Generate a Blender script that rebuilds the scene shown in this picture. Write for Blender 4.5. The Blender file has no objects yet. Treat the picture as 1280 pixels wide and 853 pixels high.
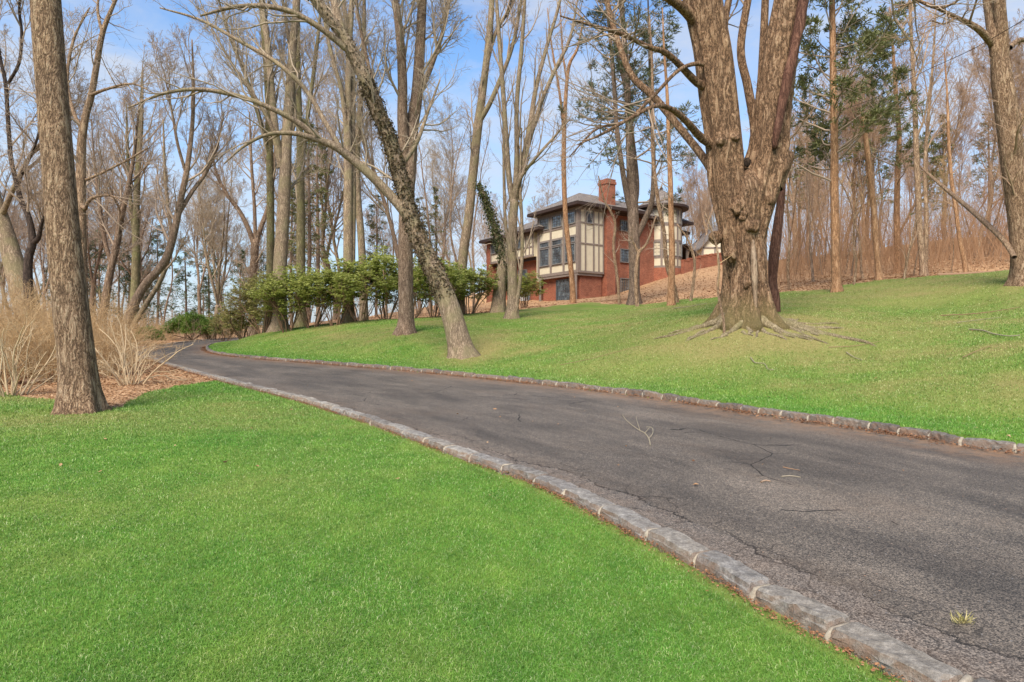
import bpy, math
import numpy as np
from mathutils import Vector
R = math.radians
sc = bpy.context.scene
COL = sc.collection
F, CU, CV, EYE = 800.0, 640.0, 426.5, 1.5
SLOPE = 0.034

def P(u, v, d):
    """photo direction at a real distance d (metres ahead) -> world point"""
    return np.array([(u - CU) / F * d, d, EYE + (CV - v) / F * d])

# ------------------------------------------------------------ mesh building
class MB:
    def __init__(s): s.v, s.q, s.t, s.n, s.uv = [], [], [], 0, None
    def add(s, v, q=None, t=None):
        v = np.asarray(v, float).reshape(-1, 3)
        if q is not None and len(q): s.q.append(np.asarray(q, np.int64).reshape(-1, 4) + s.n)
        if t is not None and len(t): s.t.append(np.asarray(t, np.int64).reshape(-1, 3) + s.n)
        s.v.append(v); s.n += len(v)
    def arrays(s):
        v = np.concatenate(s.v) if s.v else np.zeros((0, 3))
        q = np.concatenate(s.q) if s.q else np.zeros((0, 4), np.int64)
        t = np.concatenate(s.t) if s.t else np.zeros((0, 3), np.int64)
        return v, q, t
    def mesh(s, name, mat, smooth=True, origin=None):
        v, q, t = s.arrays()
        if origin is not None: v = v - np.asarray(origin)
        return raw_mesh(name, v, q, t, mat, smooth)

def raw_mesh(name, v, q, t, mat, smooth=True):
    me = bpy.data.meshes.new(name)
    nq, nt = len(q), len(t)
    me.vertices.add(len(v)); me.vertices.foreach_set('co', np.ascontiguousarray(v, np.float32).ravel())
    me.loops.add(nq * 4 + nt * 3)
    me.loops.foreach_set('vertex_index', np.concatenate([q.ravel(), t.ravel()]).astype(np.int32))
    me.polygons.add(nq + nt)
    st = np.concatenate([np.arange(nq) * 4, nq * 4 + np.arange(nt) * 3]).astype(np.int32)
    me.polygons.foreach_set('loop_start', st)
    me.polygons.foreach_set('use_smooth', np.full(nq + nt, smooth, bool))
    me.update(calc_edges=True)
    if mat: me.materials.append(mat)
    return me

def link(name, data, parent=None, loc=None):
    o = bpy.data.objects.new(name, data); COL.objects.link(o)
    if parent is not None: o.parent = parent
    if loc is not None: o.location = [float(c) for c in loc]
    return o
def tag(o, label=None, cat=None, group=None, kind=None):
    if label: o['label'] = label
    if cat: o['category'] = cat
    if group: o['group'] = group
    if kind: o['kind'] = kind
    return o
def thing(name, loc, label, cat, group=None):
    return tag(link(name, None, loc=loc), label, cat, group)
def copy_tree(o, loc=None, rotz=0.0, scale=1.0, parent=None):
    c = o.copy(); COL.objects.link(c); c.parent = parent
    for ch in list(o.children): copy_tree(ch, parent=c)
    if loc is not None:
        c.location = [float(a) for a in loc]; c.rotation_euler = (0, 0, rotz)
        c.scale = (scale,) * 3 if np.isscalar(scale) else scale
    return c

def box(mb, c, size, axes=None):
    """box centred at c; axes = 3 unit vectors"""
    a = np.eye(3) if axes is None else np.asarray(axes, float)
    h = np.asarray(size, float) / 2
    s = np.array([[-1,-1,-1],[1,-1,-1],[1,1,-1],[-1,1,-1],[-1,-1,1],[1,-1,1],[1,1,1],[-1,1,1]], float)
    v = np.asarray(c, float) + (s * h) @ a
    mb.add(v, [[0,3,2,1],[4,5,6,7],[0,1,5,4],[1,2,6,5],[2,3,7,6],[3,0,4,7]])

def cr(pts, n, w=None):
    """Catmull-Rom resample of an (M,k) control polyline, evenly along its length"""
    p = np.asarray(pts, float)
    if len(p) == 2:
        return p[0] + (p[1] - p[0]) * np.linspace(0, 1, n)[:, None]
    e = np.vstack([2 * p[0] - p[1], p, 2 * p[-1] - p[-2]])
    out = []
    for i in range(1, len(e) - 2):
        t = np.linspace(0, 1, 24, endpoint=False)[:, None]
        a, b, c, d = e[i-1], e[i], e[i+1], e[i+2]
        out.append(.5 * (2*b + (c-a)*t + (2*a-5*b+4*c-d)*t*t + (3*b-a-3*c+d)*t**3))
    out.append(p[-1:]); o = np.vstack(out)
    k = min(3, o.shape[1])
    s = np.concatenate([[0], np.cumsum(np.linalg.norm(np.diff(o[:, :k], axis=0), axis=1))])
    q = np.linspace(0, s[-1], n)
    return np.stack([np.interp(q, s, o[:, j]) for j in range(o.shape[1])], 1)

def frames(pts):
    """pts (B,N,3) -> tangent, two normals"""
    t = np.gradient(pts, axis=1); t /= np.linalg.norm(t, axis=2, keepdims=True) + 1e-9
    m = t.mean(axis=1)
    ref = np.where((np.abs(m[:, 2:3]) > .85), np.array([[0., 1., 0.]]), np.array([[0., 0., 1.]]))
    u = np.cross(t, ref[:, None, :]); u /= np.linalg.norm(u, axis=2, keepdims=True) + 1e-9
    return t, u, np.cross(t, u)

def tubes(mb, pts, rad, sides, mod=None, cap=True):
    """batch of tubes: pts (B,N,3), rad (B,N); mod (B,N,sides) multiplies the radius"""
    B, N = pts.shape[:2]
    if B == 0: return
    t, u, w = frames(pts)
    th = np.arange(sides) * 2 * math.pi / sides
    r = rad[:, :, None] * (np.ones((B, N, sides)) if mod is None else mod)
    v = pts[:, :, None, :] + r[..., None] * (np.cos(th)[None, None, :, None] * u[:, :, None, :] + np.sin(th)[None, None, :, None] * w[:, :, None, :])
    i = np.arange(N - 1)[:, None] * sides + np.arange(sides)[None, :]
    j = np.arange(N - 1)[:, None] * sides + (np.arange(sides)[None, :] + 1) % sides
    q = np.stack([i, j, j + sides, i + sides], -1).reshape(-1, 4)
    q = (q[None] + (np.arange(B) * N * sides)[:, None, None]).reshape(-1, 4)
    tr = None
    if cap and sides > 3:
        top = (N - 1) * sides
        k = np.arange(1, sides - 1)
        tr = np.stack([np.full_like(k, top), top + k, top + k + 1], -1)
        tr = (tr[None] + (np.arange(B) * N * sides)[:, None, None]).reshape(-1, 3)
    mb.add(v.reshape(-1, 3), q, tr)

def grow(rng, pts, rad, n, t, ang, length, N=6, wig=.12, trop=.1, rr=.5, rmin=.004, taper=.25, lenpow=.5, az=None):
    """children of a batch of branches. length: relative to the parent, or absolute when negative"""
    B, M = pts.shape[:2]
    if B == 0: return np.zeros((0, N, 3)), np.zeros((0, N))
    seg = np.linalg.norm(np.diff(pts, axis=1), axis=2).sum(1)
    tt = (np.arange(n)[None, :] + rng.uniform(0, 1, (B, n))) / n
    tt = t[0] + (t[1] - t[0]) * tt
    f = tt * (M - 1); i = np.minimum(f.astype(int), M - 2); fr = (f - i)[..., None]
    b = np.arange(B)[:, None]
    p = pts[b, i] * (1 - fr) + pts[b, i + 1] * fr
    tg = pts[b, i + 1] - pts[b, i]; tg /= np.linalg.norm(tg, axis=2, keepdims=True) + 1e-9
    rp = rad[b, i] * (1 - fr[..., 0]) + rad[b, i + 1] * fr[..., 0]
    a = R(1) * rng.uniform(ang[0], ang[1], (B, n))
    ph = rng.uniform(0, 2 * math.pi, (B, n)) if az is None else rng.uniform(az[0], az[1], (B, n))
    ref = np.where(np.abs(tg[..., 2:3]) > .9, np.array([1., 0, 0]), np.array([0, 0, 1.]))
    e1 = np.cross(tg, ref); e1 /= np.linalg.norm(e1, axis=2, keepdims=True) + 1e-9
    e2 = np.cross(tg, e1)
    d = np.cos(a)[..., None] * tg + np.sin(a)[..., None] * (np.cos(ph)[..., None] * e1 + np.sin(ph)[..., None] * e2)
    L = (-length if length < 0 else length * seg[:, None]) * np.power(np.clip(1.12 - (tt - t[0]) / max(t[1] - t[0], .01), .08, 2), lenpow) * rng.uniform(.65, 1.25, (B, n))
    r0 = np.maximum(np.minimum(rp * rr, L * .02 + .002), rmin)
    p, d, L, r0 = p.reshape(-1, 3), d.reshape(-1, 3), L.ravel(), r0.ravel()
    out = np.zeros((len(p), N, 3)); out[:, 0] = p
    st = (L / (N - 1))[:, None]
    for k in range(1, N):
        d = d + rng.normal(0, wig, d.shape) + np.array([0, 0, trop])
        d /= np.linalg.norm(d, axis=1, keepdims=True) + 1e-9
        out[:, k] = out[:, k - 1] + d * st
    rd = r0[:, None] * np.linspace(1, taper, N)[None, :]
    return out, np.maximum(rd, rmin * .6)

def leaves(mb, c, d, nrm, L, W, fold=.25):
    """folded leaf cards: base c, direction d, up nrm; arrays"""
    d = d / (np.linalg.norm(d, axis=1, keepdims=True) + 1e-9)
    s = np.cross(d, nrm); s /= np.linalg.norm(s, axis=1, keepdims=True) + 1e-9
    up = np.cross(s, d)
    L = np.broadcast_to(L, (len(c),))[:, None]; W = np.broadcast_to(W, (len(c),))[:, None]
    v = np.stack([c, c + d * L * .5 + s * W * .5 + up * W * fold, c + d * L - up * L * .08, c + d * L * .5 - s * W * .5 + up * W * fold], 1)
    n = len(c); k = np.arange(n)[:, None] * 4
    mb.add(v.reshape(-1, 3), None, np.concatenate([k + [0, 1, 2], k + [0, 2, 3]]))
def rdir(rng, n):
    v = rng.normal(0, 1, (n, 3)); return v / np.linalg.norm(v, axis=1, keepdims=True)

# ------------------------------------------------------------ materials
class NT:
    def __init__(s, name):
        s.m = bpy.data.materials.new(name); s.m.use_nodes = True
        s.t = s.m.node_tree; s.b = s.t.nodes['Principled BSDF']
        s.out = s.t.nodes['Material Output']
        s.b.inputs['Specular IOR Level'].default_value = .25
    def n(s, typ, **kw):
        nd = s.t.nodes.new(typ)
        for k, v in kw.items():
            if hasattr(nd, k): setattr(nd, k, v)
            else: s.set(nd.inputs[k.replace('_', ' ')], v)
        return nd
    def set(s, inp, v):
        if isinstance(v, bpy.types.NodeSocket): s.t.links.new(v, inp)
        else:
            if isinstance(v, tuple) and len(v) == 3 and inp.type == 'RGBA': v = v + (1,)
            inp.default_value = v
    def obj(s): return s.n('ShaderNodeTexCoord').outputs['Object']
    def map(s, vec, scale):
        nd = s.n('ShaderNodeMapping', Vector=vec); nd.inputs['Scale'].default_value = scale
        return nd.outputs[0]
    def noise(s, vec, scale, detail=4, rough=.6, dist=0):
        nd = s.n('ShaderNodeTexNoise', Vector=vec, Scale=float(scale), Detail=float(detail), Roughness=float(rough), Distortion=float(dist))
        return nd.outputs['Fac']
    def vor(s, vec, scale, feature='F1', out='Distance', rnd=1.0):
        nd = s.n('ShaderNodeTexVoronoi', feature=feature, Vector=vec, Scale=float(scale), Randomness=rnd)
        return nd.outputs[out]
    def ramp(s, fac, *stops):
        nd = s.n('ShaderNodeValToRGB', Fac=fac); e = nd.color_ramp.elements
        while len(e) < len(stops): e.new(.5)
        for el, (p, c) in zip(e, stops):
            el.position = p; el.color = (c if isinstance(c, tuple) else (c, c, c)) + (1,)
        return nd.outputs['Color']
    def mix(s, fac, a, b, mode='MIX'):
        nd = s.n('ShaderNodeMix', data_type='RGBA', blend_type=mode)
        s.set(nd.inputs[0], fac); s.set(nd.inputs[6], a); s.set(nd.inputs[7], b)
        return nd.outputs[2]
    def math(s, op, a, b=0.0, clamp=False):
        nd = s.n('ShaderNodeMath', operation=op, use_clamp=clamp); s.set(nd.inputs[0], a); s.set(nd.inputs[1], b)
        return nd.outputs[0]
    def attr(s, name): return s.n('ShaderNodeAttribute', attribute_name=name).outputs['Fac']
    def rand_island(s): return s.n('ShaderNodeNewGeometry').outputs['Random Per Island']
    def rand_obj(s): return s.n('ShaderNodeObjectInfo').outputs['Random']
    def bump(s, h, strength=.5, dist=.02, normal=None):
        nd = s.n('ShaderNodeBump', Height=h, Strength=float(strength), Distance=float(dist))
        if normal is not None: s.set(nd.inputs['Normal'], normal)
        s.set(s.b.inputs['Normal'], nd.outputs[0]); return nd.outputs[0]
    def done(s, col, rough=.85, spec=None):
        s.set(s.b.inputs['Base Color'], col); s.set(s.b.inputs['Roughness'], rough)
        if spec is not None: s.b.inputs['Specular IOR Level'].default_value = spec
        return s.m

def bark(name, dark, mid, light, sc_=7.0, zs=.16, moss=None, bump=.8, dist=.03, base_moss=None):
    m = NT(name); o = m.obj()
    wob = m.n('ShaderNodeTexNoise', Vector=o, Scale=2.2, Detail=3.0).outputs['Color']
    od = m.mix(.10, o, wob)
    st = m.map(od, (1, 1, zs))
    f1 = m.math('ABSOLUTE', m.math('SUBTRACT', m.noise(st, sc_ * 1.6, 5, .6, .6), .5))
    f2 = m.math('ABSOLUTE', m.math('SUBTRACT', m.noise(m.map(od, (1, 1, zs * 1.9)), sc_ * 3.6, 4, .65, .4), .5))
    big = m.noise(o, .8, 3, .55); patch = m.noise(m.map(o, (1, 1, .35)), 2.6, 5, .65)
    fine = m.noise(m.map(o, (1, 1, .35)), sc_ * 11, 4, .75)
    h = m.math('ADD', m.math('MULTIPLY', m.math('MINIMUM', f1, .16), 3.2), m.math('MULTIPLY', m.math('MINIMUM', f2, .16), 2.4))
    h2 = m.math('ADD', h, m.math('MULTIPLY', fine, .45))
    c = m.ramp(m.math('MULTIPLY', h2, .9), (.30, dark), (.5, mid), (.80, light))
    c = m.mix(.6, c, m.ramp(fine, (.36, (.55, .5, .48)), (.5, (1, 1, 1)), (.66, (1.3, 1.28, 1.24))), 'MULTIPLY')
    c = m.mix(.4, c, m.ramp(patch, (.3, (.72, .66, .62)), (.5, (1, 1, 1)), (.7, (1.22, 1.2, 1.16))), 'MULTIPLY')
    c = m.mix(.7, c, m.ramp(big, (.32, (.78, .77, .78)), (.68, (1.14, 1.09, 1.02))), 'MULTIPLY')
    if moss:
        mk = m.ramp(m.noise(o, 1.6, 4, .6), (.45, 0.), (.62, 1.))
        c = m.mix(m.math('MULTIPLY', mk, .6), c, moss)
    if base_moss:
        z = m.n('ShaderNodeSeparateXYZ', Vector=o).outputs[2]
        mk = m.math('MULTIPLY', m.ramp(m.math('ADD', m.math('MULTIPLY', z, .55), m.math('MULTIPLY', patch, .6)), (.3, 1.), (.8, 0.)), .75)
        c = m.mix(mk, c, base_moss)
    c = m.mix(.18, c, m.ramp(m.rand_obj(), (0, tuple(x * .6 for x in mid)), (1, light)))
    m.bump(h2, bump, dist)
    return m.done(c, .92, .15)

M = {}
# ------------------------------------------------------------ terrain
def kp(u, v, zt=0.0):
    """point on the tilted road plane seen in direction (u,v)"""
    d = (EYE - zt) * F / (v - CV + SLOPE * F)
    return [(u - CU) / F * d, d]
LK = [[5.6, -2.6], [4.2, -.4], [3.15, 1.1]] + [kp(u, v, .07) for u, v in ((1240,846),(1100,783),(985,733),(925,699),(800,641),(690,591),(600,563),(500,529),(400,499),(330,482),(270,468),(200,449))] + [[-18.3, 31], [-20, 37], [-21.6, 44], [-21.6, 55], [-18, 68], [-8, 80]]
RK = [[15.5, -3.2], [11.3, 1.9], [8.6, 5.0]] + [kp(u, v, .06) for u, v in ((1280,561),(1140,540),(1000,521),(800,492),(640,474),(500,461),(400,453),(310,446),(262,439))] + [[-17.4, 37], [-18.5, 44], [-18.2, 54], [-15, 66], [-6, 77]]
LKc, RKc = cr(LK, 420), cr(RK, 420)
def near_line(x, y, line):
    """distance to a polyline and which side (+ = right of travel)"""
    best = np.full(x.shape, 1e9); side = np.zeros(x.shape); par = np.zeros(x.shape)
    L = 0
    for a, b in zip(line[:-1], line[1:]):
        dx, dy = b - a; l2 = dx*dx + dy*dy
        t = np.clip(((x - a[0]) * dx + (y - a[1]) * dy) / l2, 0, 1)
        d = np.hypot(x - a[0] - t * dx, y - a[1] - t * dy)
        s = (x - a[0]) * dy - (y - a[1]) * dx
        k = d < best
        best = np.where(k, d, best); side = np.where(k, np.sign(s), side); par = np.where(k, L + t * math.sqrt(l2), par)
        L += math.sqrt(l2)
    return best, side, par

CTRL = []
def c3(u, v, d): CTRL.append(P(u, v, d))
for a in ((580,445,20.5),(507,416,25),(440,403,32),(352,412,34),(480,402,36),(575,395,38),(600,391,37),(640,398,31),(622,390,37),(716,379,42),
          (700,388,37),(792,381,37),(840,382,31),(930,402,17.5),(870,398,19),(985,400,18),(1045,365,26.5),(1098,350,29),(1155,346,32),(1207,346,31),(1270,356,20),(1180,385,20),(1000,375,24),
          (1200,430,13.5),(1060,450,14),(900,440,15),(760,430,19),(680,425,22),(1320,440,11),(620,415,26),
          (610,379,67),(672,377,60),(723,374,55),(755,371,57),(800,360,58),(845,345,57),(892,333,57),(700,383,48),(800,372,45),(860,365,40),(900,350,46),(960,345,42),
          (1000,335,48),(1100,328,46),(1200,322,46),(1280,312,45),(1000,325,80),(1280,290,80),(1150,308,80),(760,362,85),(600,374,85),
          (560,390,50),(480,398,50),(400,406,50),(340,412,55),(450,402,85),(300,414,85),(330,415,44)): c3(*a)
for x, y, h in ((9.5,6.5,.3),(13,4,.5),(17,2,.9),(22,10,3.2),(30,20,5),(40,10,5),(45,40,8),(60,60,10),(24,-2,1.2),(50,-5,4)):
    CTRL.append(np.array([x, y, SLOPE * y + h]))
for x, y, h in ((-6,0,0),(0,0,0),(0,-4,0),(-12,0,-.05),(-7,10.4,.0),(-12,12,0),(-30,0,-.1),(-60,0,-.3),(-20,20,.05),(-30,30,.0),(-30,50,-.2),(-60,30,-.6),(-60,60,-1.),(-60,85,-1.6),(-35,85,-1.2)):
    CTRL.append(np.array([x, y, SLOPE * y + h]))
for line in (LK, RK):
    for p in line: CTRL.append(np.array([p[0], p[1], SLOPE * p[1] + .02]))
CTRL = np.array(CTRL)
def _phi(r2): return .5 * r2 * np.log(r2 + 1e-6)
def _tps(C):
    n = len(C); A = _phi(((C[:, None, :2] - C[None, :, :2]) ** 2).sum(-1)) + np.eye(n) * .6
    Pm = np.c_[np.ones(n), C[:, :2]]
    K = np.block([[A, Pm], [Pm.T, np.zeros((3, 3))]])
    return np.linalg.solve(K, np.r_[C[:, 2] - SLOPE * C[:, 1], 0, 0, 0])
TW = _tps(CTRL)
def roadplane(y): return SLOPE * np.clip(y, -8, 90)
def sst(a, b, x):
    t = np.clip((x - a) / (b - a), 0, 1); return t * t * (3 - 2 * t)
def Hraw(x, y):
    xs, ys = np.clip(x, -60, 60), np.clip(y, -6, 88)
    h = np.zeros(xs.shape)
    for i, c in enumerate(CTRL): h += TW[i] * _phi((xs - c[0]) ** 2 + (ys - c[1]) ** 2)
    return h + TW[-3] + TW[-2] * xs + TW[-1] * ys
def H(x, y):
    """height of the ground beside the road (array in, array out)"""
    x, y = np.asarray(x, float), np.asarray(y, float); sh = np.broadcast(x, y).shape
    x, y = np.broadcast_to(x, sh).ravel(), np.broadcast_to(y, sh).ravel()
    dl, sl, _ = near_line(x, y, LKc[::3]); dr, sr, _ = near_line(x, y, RKc[::3])
    h = Hraw(x, y)
    w = sst(.0, 2.2, np.minimum(dl, dr))
    right = (sr > 0)
    base = np.where(right, .108, -.02)
    h = base * (1 - w) + np.where(right, np.maximum(h, .095), h) * w
    inside = (((sl > 0) & (sr < 0)) | (np.minimum(dl, dr) < .10)) & (y < 86)
    h = np.where(inside, -.07, h)
    h += .02 * np.sin(x * 1.7 + y * .6) * np.sin(y * 1.3 - x * .4) * w * ~inside
    return (h + roadplane(y)).reshape(sh)
def H1(x, y): return float(H(np.array([x]), np.array([y]))[0])
def inpoly(x, y, poly):
    poly = np.asarray(poly); r = np.zeros(x.shape, bool); n = len(poly)
    for i in range(n):
        a, b = poly[i], poly[i - 1]
        k = ((a[1] > y) != (b[1] > y))
        with np.errstate(divide='ignore', invalid='ignore'):
            r ^= k & (x < (b[0] - a[0]) * (y - a[1]) / (b[1] - a[1] + 1e-12) + a[0])
    return r
MULCH = [kp(270,474), kp(256,478), kp(225,482), kp(198,487), kp(170,496), kp(137,510), [-7.6,10.7], kp(60,500), kp(33,497), kp(-20,490), [-16,12.5], [-70,9], [-300,9], [-300,300], [-25,300], [-8,80], [-18,68],[-21.6,55],[-21.4,44],[-20,37],[-17,29],[-13.5,25]]
LEAF = [[-12.6,300], [-11,62], [-15.5,54],[-17.2,46],[-14.2,40]] + [[(u-CU)/F*d, d] for u, d in ((330,41.5),(400,39.5),(470,39),(540,38.5),(600,36.5),(640,39),(700,41),(760,40),(860,34),(900,31),(980,29),(1050,28),(1150,29.5),(1250,30.5),(1340,31.5),(1500,30))] + [[60,28],[300,20],[300,300]]
def masks(x, y):
    """leaf litter 0..1 and dryness 0..1 of the ground, soft wandering edges"""
    jx = .35*np.sin(y*2.1+1)+.2*np.sin(y*5.3+x*3.1)+.6*np.sin(y*.35); jy = .4*np.sin(x*1.1)+.3*np.sin(x*2.9+y*1.3)
    far = np.clip((y - 16) / 16, 0, 1)
    xx, yy = x + jx * (.25 + .9 * far), y + jy * (.12 + 1.6 * far)
    L = np.zeros(x.shape)
    for k, (ox, oy) in enumerate(((0,0),(.3,.2),(-.3,.2),(.2,-.4),(-.2,-.4))):
        s = .35 + 1.2 * far
        L += (inpoly(xx + ox * s, yy + oy * s, MULCH) | inpoly(xx + ox * s, yy + oy * s, LEAF)) / 5.
    D = np.zeros(x.shape)
    for u, d, rx, ry, a in ((930,16.3,4.2,2.8,1.1),(985,17.5,5.5,3.8,.95),(880,19,3.5,3,.7),(600,21.3,1.6,2.6,1.1),(612,24,1.5,3,.8),(1050,24,6,4,.8),(1160,25,7,5,.75),(840,28,5,4,.8),(700,33,6,3,.5),(1230,23,7,4.5,.75),(1130,17,4.5,2.5,.6),(1010,14.5,3.5,1.6,.6),(800,21,4,2.5,.55),(590,33,4,4,.5),(45,12,2.5,1.2,.6),(60,9.5,3,1.2,.6),(150,9.2,3.5,1.,.45),(330,10.5,3,1.6,.4),(1100,15,3,1.2,.3)):
        cx = (u - CU) / F * d
        D = np.maximum(D, a * np.exp(-((x - cx) / rx) ** 2 - ((y - d) / ry) ** 2))
    wob = .5 + .5 * np.sin(x * 1.9 + 2 * np.sin(y * 1.1)) * np.sin(y * 1.6 + x * .7)
    dl, sl, _ = near_line(x, y, LKc[::3]); dr, sr, _ = near_line(x, y, RKc[::3])
    q = np.sin(x*.9+1.7*np.sin(y*.5))*np.sin(y*.8+x*.3+1)+.6*np.sin(x*2.3-y*1.1)*np.sin(y*2.7+.7*x)+.4*np.sin(x*5.1+y*2.2)*np.sin(y*6.3-x)
    D = np.maximum(D, np.where(sr > 0, np.clip(.42+.32*q, 0, .85)*sst(.5, 3., dr), np.clip(.10+.24*q, 0, .5)*sst(6., 12., y)+np.clip(.12*q, 0, .2)))
    D = np.maximum(D, .85 * np.exp(-(dl / .22) ** 2))
    return L, np.clip(D * (.8 + .45 * wob), 0, 1)

# materials of the ground
def mat_ground():
    m = NT('ground'); o = m.obj()
    lf, dry = m.attr('leaf'), m.attr('dry')
    n1 = m.noise(o, 1.3, 5, .6); n2 = m.noise(o, 14, 6, .7); n3 = m.noise(o, 60, 3, .7)
    g = m.ramp(n1, (.3, (.085, .16, .022)), (.5, (.115, .20, .03)), (.72, (.16, .24, .045)))
    g = m.mix(m.ramp(n2, (.35, 0.), (.75, .55)), g, (.10, .115, .03))
    dr = m.ramp(n2, (.3, (.15, .12, .045)), (.7, (.3, .24, .10)))
    g = m.mix(m.math('MULTIPLY', dry, .85), g, dr)
    vc = m.n('ShaderNodeTexVoronoi', Vector=o, Scale=13.0).outputs['Color']
    sep = m.n('ShaderNodeSeparateColor', Color=vc).outputs[0]
    l1 = m.ramp(sep, (.0, (.20, .09, .042)), (.35, (.34, .17, .085)), (.65, (.43, .25, .14)), (1., (.50, .33, .20)))
    l2 = m.ramp(n2, (.3, (.20, .115, .06)), (.7, (.46, .29, .16)))
    l = m.mix(.5, l1, l2)
    l = m.mix(m.ramp(m.noise(o, .35, 4, .6), (.38, .0), (.7, .7)), l, (.42, .26, .14))
    c = m.mix(m.math('GREATER_THAN', m.math('ADD', lf, m.math('MULTIPLY', m.math('SUBTRACT', n2, .5), .7)), .5), g, l)
    c = m.mix(.25, c, m.ramp(n3, (.3, (.5, .5, .5)), (.7, (1.3, 1.3, 1.3))), 'MULTIPLY')
    m.bump(m.math('ADD', n2, m.math('MULTIPLY', sep, .5)), .45, .025)
    return m.done(c, .95, .1)
def mat_asphalt():
    m = NT('asphalt'); o = m.obj()
    uv = m.n('ShaderNodeTexCoord').outputs['UV']      # u = metres across from the left kerb, v = metres along
    sx = m.n('ShaderNodeSeparateXYZ', Vector=uv); ac, al = sx.outputs[0], sx.outputs[1]
    ag = m.vor(o, 150, 'F1', 'Color'); agv = m.n('ShaderNodeSeparateColor', Color=ag).outputs[0]
    fine = m.noise(o, 210, 3, .8); mid = m.noise(o, 19, 6, .78)
    pat = m.noise(m.map(uv, (.5, .22, 1)), 1.7, 7, .66, .7)
    pat2 = m.noise(m.map(uv, (1.5, .4, 1)), 1.3, 5, .6, .3)
    c = m.ramp(pat, (.30, (.046, .040, .036)), (.5, (.098, .085, .072)), (.68, (.19, .162, .134)))
    c = m.mix(.45, c, m.ramp(pat2, (.33, (.056, .049, .043)), (.65, (.180, .153, .127))))
    c = m.mix(m.ramp(mid, (.35, .55), (.65, 0.)), c, m.mix(.5, c, (.018, .017, .018)))
    # old strip beside the left kerb, split off by a long ragged crack
    edge = m.math('ADD', .36, m.math('MULTIPLY', m.math('SUBTRACT', m.noise(m.map(uv, (.25, 1, 1)), 1.5, 9, .7), .5), .62))
    edge = m.math('SUBTRACT', edge, m.math('MULTIPLY', m.math('MAXIMUM', m.math('SUBTRACT', al, 9.), 0.), .05))
    dd = m.math('SUBTRACT', ac, edge)
    strip = m.math('LESS_THAN', dd, 0.0)
    c = m.mix(m.math('MULTIPLY', strip, .6), c, m.ramp(mid, (.3, (.075, .066, .060)), (.7, (.20, .175, .155))))
    sp = m.ramp(m.math('ADD', m.math('MULTIPLY', agv, .6), m.math('MULTIPLY', fine, .4)), (.22, (.22, .22, .22)), (.52, (1., 1., 1.)), (.85, (2.5, 2.4, 2.25)))
    c = m.mix(.95, c, sp, 'MULTIPLY')
    chip = m.vor(o, 34, 'F1', 'Color'); chv = m.n('ShaderNodeSeparateColor', Color=chip)
    cd = m.vor(o, 34, 'F1', 'Distance')
    isch = m.math('MULTIPLY', m.math('GREATER_THAN', chv.outputs[0], .9), m.math('LESS_THAN', cd, .2))
    c = m.mix(isch, c, m.ramp(chv.outputs[1], (0, (.12, .12, .13)), (.6, (.26, .24, .22)), (1, (.28, .16, .10))))
    crack = m.math('LESS_THAN', m.math('ABSOLUTE', dd), m.math('MULTIPLY', m.math('SUBTRACT', m.noise(o, 2.6, 6, .8), .42), .085))
    cv = m.vor(m.mix(.12, o, m.n('ShaderNodeTexNoise', Vector=o, Scale=3.0, Detail=6.0).outputs['Color']), .85, 'DISTANCE_TO_EDGE')
    onlyhere = m.math('GREATER_THAN', m.noise(o, .5, 2, .5), .58)
    cr2 = m.math('MULTIPLY', m.math('LESS_THAN', cv, m.math('MULTIPLY', m.noise(o, 6, 3, .7), .011)), onlyhere)
    cvs = m.vor(m.mix(.2, o, m.n('ShaderNodeTexNoise', Vector=o, Scale=5.0, Detail=6.0).outputs['Color']), 2.3, 'DISTANCE_TO_EDGE')
    cr3 = m.math('MULTIPLY', m.math('LESS_THAN', cvs, .012), m.math('LESS_THAN', dd, .28))
    ck = m.math('MAXIMUM', crack, m.math('MAXIMUM', cr2, m.math('MULTIPLY', cr3, .6)))
    c = m.mix(m.math('MULTIPLY', ck, .9), c, (.012, .011, .010))
    c = m.mix(m.math('MULTIPLY', m.ramp(m.noise(m.map(uv, (.7, .35, 1)), 1.1, 6, .7), (.52, 0.), (.7, .6)), .75), c, m.mix(.5, c, (.17, .115, .075)))
    c = m.mix(1.0, c, (.88, .86, .85), 'MULTIPLY')
    # rusty leaf dust washed against both kerbs
    dust = m.attr('dust')
    dk = m.math('MULTIPLY', dust, m.ramp(m.noise(o, 5, 6, .7), (.35, 0.), (.6, 1.)))
    c = m.mix(m.math('MULTIPLY', dk, .8), c, m.ramp(fine, (.3, (.16, .085, .045)), (.7, (.33, .19, .10))))
    h = m.math('ADD', m.math('MULTIPLY', agv, .35), m.math('SUBTRACT', m.math('MULTIPLY', mid, .8), m.math('MULTIPLY', ck, 2.2)))
    m.bump(m.math('ADD', h, m.math('MULTIPLY', strip, .5)), .55, .012)
    return m.done(c, m.ramp(agv, (0, .62), (1, .9)), .35)
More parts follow.
